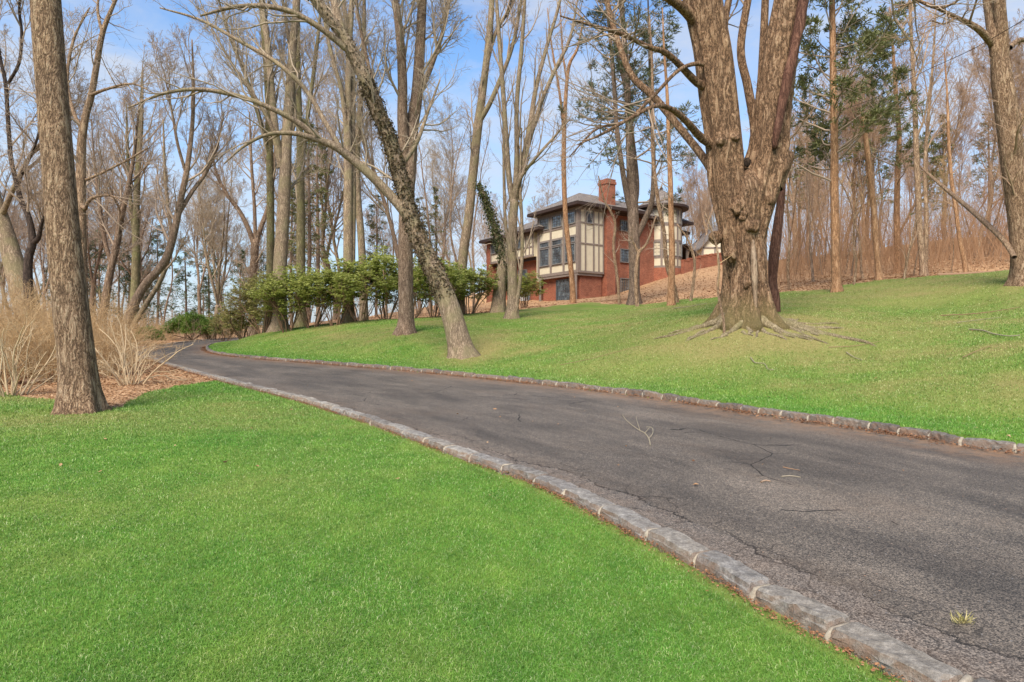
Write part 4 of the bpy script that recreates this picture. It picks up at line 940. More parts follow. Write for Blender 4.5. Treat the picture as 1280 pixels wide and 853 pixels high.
def plant(key, u, d, label, group, rng, s=None, cat='tree'):
    x, y = (u - CU) / F * d, d
    p = (x, y, H1(x, y)); rz = rng.uniform(0, 6.3); s = s or rng.uniform(.82, 1.15)
    s3 = (s * rng.uniform(.9, 1.1), s * rng.uniform(.9, 1.1), s)
    if key in USED: o = copy_tree(PR[key], p, rz, s3)
    else:
        USED.add(key); o = PR[key]; o.location = p; o.rotation_euler = (0, 0, rz); o.scale = s3
    return tag(o, label, cat, group)
rng = np.random.default_rng(2024)
def scatter(keys, n, u0, u1, d0, d1, label, group, cat='tree', avoid=(), mind=1.6, s=None):
    pts = []; k = 0; guard = 0
    while k < n and guard < 4000:
        guard += 1
        d = math.sqrt(rng.uniform(d0 * d0, d1 * d1)); u = u0 + (u1 - u0) * ((k + rng.uniform(0, 1)) / n if d1 - d0 < 8 else rng.uniform(0, 1))
        x = (u - CU) / F * d
        if any((x - a) ** 2 + (d - b) ** 2 < mind ** 2 for a, b in pts): continue
        if any(a <= u <= b and c <= d <= e_ for a, b, c, e_ in avoid): continue
        pts.append((x, d)); plant(keys[int(rng.integers(len(keys)))], u, d, label, group, rng, None if s is None else rng.uniform(*s), cat); k += 1
scatter(['t1','f1','f2','c1','v1'], 9, -60, 300, 46, 66, 'bare woodland tree beyond the drive bend on the far left', 'bare trees beyond the drive bend', s=(.75,1.))
scatter(['t1','t2','f1','f2','v1'], 9, -80, 330, 68, 100, 'distant bare tree deep in the woods on the far left', 'distant bare trees of the left woods', s=(.75,1.0))
scatter(['s1','c1'], 7, 130, 320, 48, 75, 'thin young bare tree among the woods beyond the drive bend', 'thin young trees beyond the drive bend', s=(.8,1.2))
scatter(['t2','f1','v1','t1'], 5, 330, 585, 44, 64, 'tall bare tree behind the rhododendron row', 'bare trees behind the rhododendrons', s=(.9,1.2))
scatter(['t1','t2','f2','v1'], 5, 330, 600, 66, 95, 'distant bare tree far behind the rhododendron row', 'distant trees behind the rhododendrons', s=(.8,1.0))
scatter(['s1'], 10, 350, 600, 42, 60, 'slender young bare tree behind the rhododendron row', 'slender young trees behind the rhododendrons', s=(.8,1.25))
scatter(['t1','f1','v1'], 6, 560, 700, 88, 118, 'bare tree behind the left wing of the house', 'bare trees behind the house wing', s=(.7,.9))
scatter(['f1','v1','r2'], 8, 830, 905, 82, 118, 'bare tree behind the house turret', 'bare trees behind the house turret', s=(.75,1.0))
scatter(['r1','r2','r5','r1','r2'], 11, 985, 1330, 38, 58, 'bare tan woodland tree on the leaf covered hillside', 'bare trees on the wooded hillside', mind=1.9, s=(.7,.95))
scatter(['r1','r2','r5'], 10, 960, 1340, 60, 95, 'distant bare tree high on the leaf covered hillside', 'distant trees on the wooded hillside', s=(.62,.85))
scatter(['r3','r4','r4'], 44, 975, 1320, 32, 48, 'thin rust brown sapling on the leaf covered hillside', 'saplings on the wooded hillside', cat='sapling', mind=.7, s=(.6,1.15))
scatter(['r3','s1'], 6, 855, 880, 62, 80, 'thin bare sapling beside the porch of the house', 'saplings beside the house porch', cat='sapling', mind=.8, s=(.6,.9))
for k, o in PR.items():
    if k not in USED: raise RuntimeError('unused ' + k)

# hazy evergreens among the far trunks
def evergreen(seed, Ht, name, label, nm, base=.12, wide=.2, nb=60):
    rng = np.random.default_rng(seed); root = thing(name, (0,0,0), label, 'tree')
    c = np.array([[0,0,-.3,Ht*.012],[.1,.05,Ht*.4,Ht*.009],[0,.1,Ht*.8,Ht*.005],[.05,0,Ht,.01]]); mb = MB(); p, r = stem_tube(mb, rng, c, 20, 8, .05)
    link('trunk', mb.mesh('trunk', M['bark_brown']), root)
    cm = MB(); P_, R_ = resample([(p, r)])
    tips = branch_levels(rng, cm, P_, R_, [LV(nb,(base,.99),(65,100),-Ht*wide,N=6,wig=.1,trop=-.01,rr=.3,sides=3,rmin=.008,lenpow=.8),LV(7,(.2,1.),(30,60),.4,N=4,wig=.12,trop=-.03,sides=3,rmin=.006)])
    link('crown', cm.mesh('crown', M['twig_brown']), root)
    nb_ = MB(); needles(nb_, rng, tips[-1], 9, .3, .075, keep=.8, flat=.3, up=-.05)
    link('foliage', nb_.mesh('foliage', nm, False), root)
    return root
eg = evergreen(301, 11, 'hemlock_tree', 'feathery green hemlock among the trunks beyond the drive bend', M['hemlock'])
eg2 = evergreen(302, 15, 'pine_tree', 'sparse olive evergreen among trunks behind the rhododendrons', M['cedar'], .35, .13, 42)
for i, (u, d, s) in enumerate(((196,62,1),(232,58,.85),(262,66,1.),(150,60,.9),(300,64,.8),(118,66,1),(68,64,.8),(330,60,.7),(180,52,.55),(255,54,.5))):
    x = (u - CU) / F * d; o = eg if i == 0 else copy_tree(eg)
    o.location = (x, d, H1(x, d)); o.rotation_euler = (0, 0, i * 1.1); o.scale = (s, s, s)
    tag(o, 'feathery green hemlock among the trunks beyond the drive bend', 'tree', 'hemlocks beyond the drive bend')
for i, (u, d, s) in enumerate(((385,47,1.),(398,52,1.1),(365,55,.9),(470,58,.8),(545,60,.8),(525,56,.7))):
    x = (u - CU) / F * d; o = eg2 if i == 0 else copy_tree(eg2)
    o.location = (x, d, H1(x, d)); o.rotation_euler = (0, 0, i * 1.7); o.scale = (s, s, s)
    tag(o, 'sparse olive evergreen among trunks behind the rhododendrons', 'tree', 'evergreens behind the rhododendrons')
for i, (u, d, s) in enumerate(((1180,52,.75),(1160,46,.62),(1090,50,.8),(1010,56,.9),(1000,60,.8),(1235,58,.8))):
    x = (u - CU) / F * d; o = copy_tree(eg2)
    o.location = (x, d, H1(x, d)); o.rotation_euler = (0, 0, i * 2.3); o.scale = (s * 1.15, s * 1.15, s)
    tag(o, 'olive evergreen among bare trees on the leaf covered hillside', 'tree', 'evergreens on the wooded hillside')

# thickets and far woods nobody could count
def thicket(name, label, seed, n, u0, u1, d0, d1, hgt, mat, lean=.25, r=(.006,.016), lv=True, top_pow=1.):
    rng = np.random.default_rng(seed); u = rng.uniform(u0, u1, n); d = np.sqrt(rng.uniform(d0*d0, d1*d1, n)); x = (u - CU) / F * d
    z = H(x, d); N = 5; Ht = hgt[0] + (hgt[1] - hgt[0]) * rng.random(n) ** top_pow
    pts = np.zeros((n, N, 3)); pts[:, 0] = np.c_[x, d, z - .1]; dr = np.c_[rng.normal(0, lean, n), rng.normal(0, lean, n), np.ones(n)]
    for k in range(1, N):
        dr = dr + rng.normal(0, .08, dr.shape); pts[:, k] = pts[:, k-1] + dr * (Ht / (N - 1))[:, None]
    rad = rng.uniform(*r, n)[:, None] * np.linspace(1, .35, N)[None]
    mb = MB(); tubes(mb, pts, rad, 3, cap=False)
    if lv: branch_levels(rng, mb, pts, rad, [LV(4,(.25,1.),(20,55),.42,N=4,wig=.12,trop=.1,sides=3,rmin=.005),LV(3,(.2,1.),(25,60),.5,N=3,wig=.12,sides=3,rmin=.004)])
    return tag(link(name, mb.mesh(name, mat)), label, 'brush', kind='stuff')
thicket('brush', 'thick tan and rust undergrowth covering the wooded hillside', 401, 2600, 965, 1340, 33, 64, (.8, 6.), M['twig_brush'], .24, (.007,.018), top_pow=2.3)
thicket('brush', 'low brown undergrowth beyond the drive bend on the left', 402, 800, -90, 335, 40, 66, (.4, 2.6), M['twig_rust'], .35, (.006,.012), top_pow=1.6)
thicket('brush', 'low brown undergrowth behind the rhododendron row', 403, 500, 330, 600, 40, 60, (.4, 2.4), M['twig_rust'], .3, (.006,.012), top_pow=1.5)
def far_woods():
    rng = np.random.default_rng(55); n = 170; u = np.concatenate([rng.uniform(-500, 640, 80), rng.uniform(860, 1900, 90)]); d = rng.uniform(100, 170, n); x = (u - CU) / F * d; z = H(x, d)
    N = 6; Ht = rng.uniform(11, 19, n); pts = np.zeros((n, N, 3)); pts[:, 0] = np.c_[x, d, z - .2]; dr = np.c_[rng.normal(0, .06, n), rng.normal(0, .06, n), np.ones(n)]
    for k in range(1, N):
        dr = dr + rng.normal(0, .05, dr.shape); pts[:, k] = pts[:, k-1] + dr * (Ht / (N - 1))[:, None]
    rad = rng.uniform(.1, .2, n)[:, None] * np.linspace(1, .2, N)[None]
    mb = MB(); tubes(mb, pts, rad, 5, cap=False)
    branch_levels(rng, mb, pts, rad, [LV(13,(.2,.98),(25,55),.28,N=5,wig=.12,trop=.1,sides=3,rmin=.03,lenpow=.4),LV(5,(.2,1.),(25,55),.5,N=4,wig=.14,trop=.06,sides=3,rmin=.02),LV(4,(.2,1.),(25,55),.5,N=3,wig=.14,trop=.04,sides=3,rmin=.014)])
    tag(link('far_woods', mb.mesh('far_woods', M['twig_brown'])), 'far off bare woods along the horizon', 'woods', kind='stuff')
far_woods()
# ------------------------------------------------------------ the house
def mat_brick():
    m = NT('brick'); o = m.obj()
    uv = m.n('ShaderNodeTexCoord').outputs['UV']
    bt = m.n('ShaderNodeTexBrick', Vector=uv, Scale=1.0, Mortar_Size=.007, Bias=-.1, Brick_Width=.215, Row_Height=.075)
    bt.inputs['Color1'].default_value = (.235,.066,.037,1); bt.inputs['Color2'].default_value = (.33,.112,.062,1); bt.inputs['Mortar'].default_value = (.34,.22,.16,1)
    n = m.noise(o, 1.2, 5, .65); n2 = m.noise(o, 22, 4, .7)
    c = m.mix(.55, bt.outputs['Color'], m.ramp(n, (.3, (.45,.42,.42)), (.7, (1.25,1.18,1.12))), 'MULTIPLY')
    c = m.mix(.4, c, m.ramp(n2, (.3, (.55,.5,.5)), (.7, (1.3,1.25,1.2))), 'MULTIPLY')
    m.bump(m.math('SUBTRACT', 1.0, bt.outputs['Fac']), .5, .01)
    return m.done(c, .9, .15)
def mat_plain(name, a, b, sc_=6, rough=.8, spec=.2, bump=.2):
    m = NT(name); o = m.obj(); n = m.noise(o, sc_, 6, .65); n2 = m.noise(o, sc_ * 14, 3, .6)
    c = m.mix(.3, m.ramp(n, (.3, a), (.7, b)), m.ramp(n2, (.3, a), (.7, b)))
    m.bump(n2, bump, .01)
    return m.done(c, rough, spec)
def mat_shingle():
    m = NT('roof shingle'); uv = m.n('ShaderNodeTexCoord').outputs['UV']
    bt = m.n('ShaderNodeTexBrick', Vector=uv, Scale=1.0, Mortar_Size=.012, Brick_Width=.3, Row_Height=.14)
    bt.inputs['Color1'].default_value = (.13,.11,.10,1); bt.inputs['Color2'].default_value = (.22,.19,.17,1); bt.inputs['Mortar'].default_value = (.06,.05,.045,1)
    n = m.noise(m.obj(), 1.5, 5, .6)
    c = m.mix(.5, bt.outputs['Color'], m.ramp(n, (.3, (.7,.68,.66)), (.7, (1.25,1.2,1.15))), 'MULTIPLY')
    m.bump(bt.outputs['Fac'], -.4, .01)
    return m.done(c, .9, .15)
M['brick'], M['shingle'] = mat_brick(), mat_shingle()
M['stucco'] = mat_plain('cream stucco', (.47,.405,.295), (.60,.525,.385), 2.2, .9, .1, .3)
M['timber'] = mat_plain('brown grey timber', (.15,.115,.095), (.24,.19,.16), 5, .8, .2)
M['trim_dark'] = mat_plain('dark eave wood', (.028,.017,.014), (.055,.034,.028), 4, .7, .25)
M['frame'] = mat_plain('window frame paint', (.15,.135,.125), (.22,.20,.185), 5, .6, .3)
M['muntin'] = mat_plain('dark glazing bars', (.055,.055,.058), (.10,.10,.105), 5, .5, .3)
def mat_glass():
    m = NT('window glass'); o = m.obj(); n = m.noise(o, 1.6, 5, .7)
    m.bump(m.noise(o, 2.2, 2, .5), .06, .05)
    c = m.ramp(n, (.38, (.012,.015,.019)), (.52, (.05,.065,.075)), (.66, (.16,.19,.20)))  # blue-grey blotches paint uneven reflections into the pane colour
    m.b.inputs['Metallic'].default_value = 0.0; m.b.inputs['IOR'].default_value = 2.0
    return m.done(c, .06, .9)
M['glass'] = mat_glass()
M['metal_white'] = mat_plain('pale painted metal', (.48,.47,.44), (.62,.61,.58), 4, .5, .4)
M['metal_dark'] = mat_plain('dark grille metal', (.03,.03,.032), (.06,.06,.065), 4, .5, .4)

HO = np.array([5.7, 55.0]); HA = np.array([-.563, .827]); HB = np.array([.827, .563])
HA /= np.linalg.norm(HA); HB /= np.linalg.norm(HB)
def hp(a, b, z): return np.array([*(HO + HA * a + HB * b), z])
A3, B3, Z3 = np.array([*HA, 0]), np.array([*HB, 0]), np.array([0, 0, 1.])
house = thing('house', hp(4, 4, 5.2), 'large half timbered cream stucco and red brick house on the hill', 'house')
ho = hp(4, 4, 5.2)
def box_uv(me):
    """box-projected UVs in metres along the house axes"""
    lay = me.uv_layers.new(name='UVMap'); n = len(me.loops)
    li = np.zeros(n, np.int32); me.loops.foreach_get('vertex_index', li)
    co = np.zeros(len(me.vertices) * 3, np.float32); me.vertices.foreach_get('co', co); co = co.reshape(-1, 3) + ho
    uv = np.zeros((n, 2), np.float32)
    for p in me.polygons:
        nn = np.array(p.normal); s = slice(p.loop_start, p.loop_start + p.loop_total); c = co[li[s]]
        if abs(nn[2]) > .9: uv[s] = np.c_[c[:, 0], c[:, 1]]
        else:
            t = np.cross(Z3, nn); t /= np.linalg.norm(t) + 1e-9; up = np.cross(nn, t)
            if abs(nn[2]) < .2: uv[s] = np.c_[c @ t, c[:, 2]]
            else: uv[s] = np.c_[c @ t, c @ up]
    lay.data.foreach_set('uv', uv.ravel())
def hpart(name, mb, mat, parent=None, smooth=False, label=None):
    me = mb.mesh(name, mat, smooth, origin=ho); box_uv(me)
    o = link(name, me, parent or house)
    if label: o['label'] = label
    return o
def block(a0, a1, b0, b1, z0, z1, mb=None):
    mb = mb or MB(); box(mb, hp((a0+a1)/2, (b0+b1)/2, (z0+z1)/2), (a1-a0, b1-b0, z1-z0), (A3, B3, Z3)); return mb
def hip(a0, a1, b0, b1, z, rise, over=.6, ridge='a', inset=None, th=.27):
    """hip roof with a thick eave"""
    a0, a1, b0, b1 = a0-over, a1+over, b0-over, b1+over
    ins = inset if inset is not None else min(a1-a0, b1-b0) / 2
    if ridge == 'a': r0, r1 = (a0+ins, (b0+b1)/2), (a1-ins, (b0+b1)/2)
    else: r0, r1 = ((a0+a1)/2, b0+ins), ((a0+a1)/2, b1-ins)
    c = [hp(a0,b0,z), hp(a1,b0,z), hp(a1,b1,z), hp(a0,b1,z)]
    t = [p + [0,0,th] for p in c]; R0, R1 = hp(*r0, z+th+rise), hp(*r1, z+th+rise)
    mb = MB()
    v = t + [R0, R1]
    if ridge == 'a': mb.add(v, [[0,4,5,1],[2,5,4,3]], [[1,5,2],[3,4,0]])
    else: mb.add(v, [[1,4,5,2],[3,5,4,0]], [[0,4,1],[2,5,3]])
    hpart('roof', mb, M['shingle'])
    e = MB(); d = .03
    e.add(c + [p - [0,0,d] for p in t], [[0,1,2,3],[0,4,5,1],[1,5,6,2],[2,6,7,3],[3,7,4,0]])
    hpart('eave', e, M['trim_dark'])
def window(p, t, n, w, h, nx, ny, transom=None, door=False, frame='frame', fw=.07):
    """window centred at p on a wall with tangent t and outward normal n"""
    ax = (t, n, Z3); mb = MB(); p = np.asarray(p)
    for s in (-1, 1): box(mb, p + t*s*(w/2) + n*.03, (fw, .12, h+fw), ax)
    for s in (-1, 1): box(mb, p + Z3*s*(h/2) + n*.032, (w-fw, .12, fw), ax)
    o = hpart('door' if door else 'window', mb, M[frame])
    g = MB(); box(g, p - n*.005, (w-fw+.01, .02, h-fw+.01), ax); hpart('pane', g, M['glass'], o)
    b = MB(); iw, ih = w-fw, h-fw
    for k in range(1, nx): box(b, p + t*(k/nx-.5)*iw + n*.016, (.05 if (nx>3 and k*2==nx) else .028, .02, ih), ax)
    for k in range(1, ny): box(b, p + Z3*(k/ny-.5)*ih + n*.0185, (iw, .02, .028), ax)
    if transom: box(b, p + Z3*transom + n*.03, (iw, .05, .10), ax)
    hpart('muntin', b, M['muntin'], o)
def beams(segs, mat='timber', name='timber'):
    mb = MB()
    for p, q, w, t, n, off in segs:
        p, q = np.asarray(p), np.asarray(q); d = q - p; L = np.linalg.norm(d); d = d / L; s = np.cross(d, n); s /= np.linalg.norm(s)
        box(mb, (p+q)/2 + n*off, (L, w, .07), (d, s, n))
    hpart(name, mb, M[mat])
nF, nS = -B3, -A3           # outward normals of the front (bay window) and side faces
# --- bay block over the brick ground storey
ZB, ZE = 7.40, 13.1
hpart('stucco_wall', block(0, 5.8, 0, 2.9, ZB, ZE), M['stucco'])
hpart('stucco_wall', block(5.8, 6.5, .35, 6.5, ZB-.3, ZE-.5), M['stucco'])
beams([(hp(.12+i*1.853, 0, ZB), hp(.12+i*1.853, 0, ZE), .30 if i in (0,3) else .24, 0, nF, .025) for i in range(4)] +
      [(hp(0, 0, z), hp(5.8, 0, z), w, 0, nF, .02) for z, w in ((ZB+.12,.26),(8.35,.16),(10.05,.16),(10.62,.18),(11.55,.18),(ZE-.16,.30))] +
      [(hp(0, b, ZB), hp(0, b, ZE), w, 0, nS, .025) for b, w in ((.12,.26),(.78,.13),(1.72,.15),(2.32,.11),(2.85,.12))] +
      [(hp(0, 0, z), hp(0, 2.9, z), w, 0, nS, .02) for z, w in ((ZB+.1,.18),(9.95,.12),(11.75,.12),(ZE-.14,.24))])
for i in range(3):
    a = .12 + 1.853*i + .93
    window(hp(a, -.03, 12.23), A3, nF, 1.35, 1.05, 5, 4)
    window(hp(a, -.03, 10.33), A3, nF, 1.35, .46, 5, 2)
    window(hp(a, -.03, 9.18), A3, nF, 1.35, 1.55, 5, 6)
window(hp(-.03, 1.25, 12.2), B3, nS, .62, .95, 3, 3)
hip(0, 5.8, 0, 7, ZE, 1.75, .75, 'b', 3.3)
hpart('brick_wall', block(.25, 5.6, .45, 2.9, 3.2, ZB), M['brick'])
beams([(hp(a, .12, 4.6), hp(a, .12, ZB), .26, 0, nF, 0.1) for a in (.35, 5.5)] + [(hp(.05, -.02, ZB-.12), hp(5.75, -.02, ZB-.12), .2, 0, nF, -.05), (hp(.03, 0, ZB-.12), hp(.03, 2.8, ZB-.12), .2, 0, nS, -.05)])
window(hp(2.35, .42, 6.02), A3, nF, 2.3, 1.95, 8, 4, door=True, frame='muntin')
# --- chimney
ch = MB(); block(-.35, .75, 3.0, 4.0, 3.2, 15.4, ch); block(-.42, .82, 2.94, 4.07, 15.4, 15.62, ch); block(-.37, .77, 2.98, 4.02, 15.62, 15.85, ch)
hpart('chimney', ch, M['brick'])
# --- main brick body right of the chimney
hpart('brick_wall', block(.7, 9, 4.15, 13.2, 3.2, 13.0), M['brick'])
hpart('stucco_strip', block(.58, .7, 4.17, 4.8, 6.6, 12.8), M['stucco'])
hpart('downpipe', block(.48, .57, 4.72, 4.82, 5.5, 12.9), M['timber'])
for z, h in ((12.1, .95), (9.35, 1.2), (6.6, 1.3)): window(hp(.66, 6.1, z), B3, nS, 1.05, h, 4, 4)
window(hp(.66, 7.4, 9.35), B3, nS, .8, 1.1, 3, 4); window(hp(.66, 7.4, 12.1), B3, nS, .8, .9, 3, 3)
hip(.7, 9, 4.15, 14.2, 13.0, 2.3, .7, 'b', 3.5)
# --- round turret
tc_ = hp(1.4, 11.8, 0); TR = 1.9
def ring(z0, z1, r, mat, name, n=28, label=None):
    mb = MB(); th = np.arange(n) * 2 * math.pi / n
    c = np.c_[tc_[0] + r*np.cos(th), tc_[1] + r*np.sin(th)]
    v = np.concatenate([np.c_[c, np.full(n, z0)], np.c_[c, np.full(n, z1)]])
    k = np.arange(n); mb.add(v, np.stack([k, (k+1)%n, (k+1)%n+n, k+n], -1))
    kk = np.arange(1, n-1)
    mb.add(v, None, np.concatenate([np.stack([np.zeros_like(kk)+n, kk+n, kk+1+n], -1), np.stack([np.zeros_like(kk), kk+1, kk], -1)]))
    hpart(name, mb, M[mat], label=label)
ring(3.2, 8.5, TR+.06, 'brick', 'turret_base'); ring(8.5, 14.4, TR, 'stucco', 'turret_wall')
for z in (8.6, 9.5, 11.1, 12.6, 14.25): ring(z-.1, z+.1, TR+.035, 'timber', 'timber_band')
seg = []
for k in range(14):
    th = k * 2 * math.pi / 14; n = np.array([math.cos(th), math.sin(th), 0]); q = tc_ + n * TR
    if n[1] < .35: seg.append((q + [0,0,8.6], q + [0,0,14.3], .2, 0, n, .0))
    th += math.pi / 14; n = np.array([math.cos(th), math.sin(th), 0]); t = np.array([-n[1], n[0], 0]); q = tc_ + n * (TR - .035)
    if n[1] < .2:
        window(q + [0,0,10.3], t, n, .6, 1.3, 3, 4); window(q + [0,0,13.42], t, n, .6, 1.3, 3, 4)
beams(seg)
n = 28; th = np.arange(n)*2*math.pi/n; mb = MB()
rings = [(TR+.7, 14.3), (TR+.7, 14.52), (TR*.72, 15.3), (TR*.34, 15.95), (.02, 16.4)]
v = np.concatenate([np.c_[tc_[0]+r*np.cos(th), tc_[1]+r*np.sin(th), np.full(n, z)] for r, z in rings]); k = np.arange(n)
mb.add(v, np.concatenate([np.stack([i*n+k, i*n+(k+1)%n, (i+1)*n+(k+1)%n, (i+1)*n+k], -1) for i in range(1, 4)])); hpart('roof', mb, M['shingle'])
mb = MB(); mb.add(v[:2*n], np.stack([k, (k+1)%n, (k+1)%n+n, k+n], -1), np.stack([np.zeros(n-2, int), np.arange(2, n), np.arange(1, n-1)], -1)); hpart('eave', mb, M['trim_dark'])
mb = MB(); tubes(mb, np.array([[[*tc_[:2], 16.25],[*tc_[:2], 16.45],[*tc_[:2], 16.6],[*tc_[:2], 16.9]]]), np.array([[.1,.16,.08,.01]]), 10); hpart('finial', mb, M['trim_dark'])
# --- wall right of the turret, and the porch with its sloping roof
hpart('brick_wall', block(1.4, 9, 13.2, 14.8, 3.2, 12.2), M['brick'])
hip(1.4, 9, 12.0, 14.8, 12.2, 1.0, .55, 'a', 2.5)
mb = MB(); r0, r1 = hp(.6, 14.6, 11.2), hp(.6, 18.8, 8.9); e0, e1 = hp(3.6, 14.6, 11.2), hp(3.6, 18.8, 8.9)
mb.add([r0, r1, e1, e0, r0-[0,0,.22], r1-[0,0,.22], e1-[0,0,.22], e0-[0,0,.22]], [[0,1,2,3],[7,6,5,4],[0,4,5,1],[1,5,6,2],[2,6,7,3],[3,7,4,0]]); hpart('porch_roof', mb, M['trim_dark'])
mb = MB()
for b in (15.1, 16.4, 17.7): block(.9, 1.1, b-.1, b+.1, 5.5, 11.25-(b-14.6)*.548, mb)
block(.92, 1.08, 14.8, 17.9, 8.95, 9.12, mb); hpart('porch_post', mb, M['timber'])
hpart('stucco_wall', block(3.4, 3.6, 14.8, 18.4, 4, 8.9), M['stucco'])
# --- left wing
WA0, WA1 = 6.5, 14.6
hpart('stucco_wall', block(WA0, WA1, 0, 7.5, 9.5, 11.75), M['stucco'])
hpart('brick_wall', block(WA0, WA1-.5, .9, 7.5, 3.2, 9.5), M['brick'])
hpart('brick_pier', block(WA1-.55, WA1+.15, -.1, .8, 3.2, 11.7), M['brick'])
beams([(hp(a, 0, 9.5), hp(a, 0, 11.75), w, 0, nF, .025) for a, w in ((6.6,.2),(7.15,.13),(7.75,.13),(8.4,.16),(10.1,.16),(10.9,.14),(11.6,.14),(12.2,.16),(14.0,.2))] +
      [(hp(WA0, 0, z), hp(WA1-.55, 0, z), w, 0, nF, .02) for z, w in ((9.6,.22),(10.45,.13),(11.62,.24))])
for a, w in ((9.25, 1.5), (13.1, 1.6)):
    for s in (-.5, .5): window(hp(a+s*w/2, -.03, 11.02), A3, nF, w/2-.05, 1.0, 3, 3)
beams([(hp(WA0, .35, 9.36), hp(WA1-.55, .35, 9.36), .3, 0, nF, 0)], 'trim_dark', 'soffit_beam')
window(hp(9.5, .87, 7.9), A3, nF, 1.4, 1.2, 4, 3); window(hp(9.2, .87, 6.0), A3, nF, 1.8, 1.5, 5, 3); window(hp(12.4, .87, 7.9), A3, nF, 1.4, 1.2, 4, 3)
hip(WA0-1, WA1, 0, 7.5, 11.75, 2.0, .7, 'a', 3.8)
# brick garden wall right of the house
mb = MB(); p0, p1 = P(853, 345, 57), P(908, 330, 60)
q = cr([[*p0[:2]], [*((p0+p1)/2)[:2]], [*p1[:2]]], 9)
for k in range(8):
    c = (q[k]+q[k+1])/2; d = q[k+1]-q[k]; Lw = np.linalg.norm(d); d = np.array([*(d/Lw), 0]); s = np.cross(Z3, d); zg = H1(*c)
    box(mb, [*c, zg-.2], (Lw+.004*(k%2), .32+.003*(k%2), 2.5), (d, s, Z3)); box(mb, [*c, zg+1.1], (Lw, .40+.003*(k%2), .11), (d, s, Z3))
gw = thing('garden_wall', (*p0[:2], H1(*p0[:2])), 'low red brick garden wall running right from the house porch', 'wall')
_o = ho; ho = np.array(gw.location); me = mb.mesh('wall', M['brick'], False, origin=ho); box_uv(me); link('wall', me, gw); ho = _o
# cream gabled building behind
gb = thing('gabled_building', P(906, 338, 84), 'cream half timbered gable building partly hidden behind the big maple', 'building'); ho2 = np.array(gb.location)
g0 = ho2; W, Hh = 6.0, 3.0
def gpart(name, mb, mat):
    global ho
    k = ho; ho = g0; me = mb.mesh(name, mat, False, origin=g0); box_uv(me); ho = k
    return link(name, me, gb)
c0 = g0.copy(); c0[2] -= 1; X3, Y3 = np.array([1.,0,0]), np.array([0,1.,0])
v = [c0+[-W/2,0,0], c0+[W/2,0,0], c0+[W/2,0,Hh+1], c0+[0,0,Hh+4.2], c0+[-W/2,0,Hh+1]]; v2 = [p+[0,9,0] for p in v]
mb = MB(); mb.add(v+v2, [[0,1,2,4],[1,6,7,2],[0,4,9,5],[5,9,7,6]], [[4,2,3],[9,8,7]]); gpart('wall', mb, M['stucco'])
mb = MB()
for s in (-1, 1):
    e0, r0 = c0+[s*(W/2+.5),-.5,Hh+.62], c0+[0,-.5,Hh+4.25]; vv = [e0, r0, r0+[0,10,0], e0+[0,10,0]]
    mb.add(vv+[p+[0,0,.2] for p in vv], [[0,1,2,3],[7,6,5,4],[0,4,5,1],[1,5,6,2],[2,6,7,3],[3,7,4,0]])
gpart('roof', mb, M['shingle'])
mb = MB()
for a, b in (((-W/2+.1,.2),(-W/2+.1,Hh+1)),((W/2-.1,.2),(W/2-.1,Hh+1)),((-W/2,Hh+.95),(W/2,Hh+.95)),((0,Hh+1),(0,Hh+4)),((-1.3,.2),(-1.3,Hh+1)),((1.3,.2),(1.3,Hh+1))):
    p, q = c0+[a[0],-.04,a[1]], c0+[b[0],-.04,b[1]]; d = q-p; Lb = np.linalg.norm(d); d /= Lb
    box(mb, (p+q)/2, (Lb, .2, .07), (d, np.cross(d, -Y3), -Y3))
gpart('timber', mb, M['timber'])
# air conditioners by the wing
for i, u in enumerate((643, 655)):
    d = 61.5; x = (u-CU)/F*d; z = H1(x, d)
    r = thing('air_conditioner', (x, d, z), ['pale outdoor air conditioner farther from the bay beside the house wing', 'pale outdoor air conditioner nearer the bay beside the house wing'][i], 'air conditioner', 'air conditioners beside the house')
    mb = MB(); box(mb, (0,0,.42), (.72,.72,.8)); box(mb, (0,0,.85), (.76,.76,.06)); link('body', mb.mesh('body', M['metal_white'], False), r)
    mb = MB()
    for k in range(7): box(mb, (0,-.365,.14+k*.095), (.6,.02,.035))
    link('grille', mb.mesh('grille', M['metal_dark'], False), r)
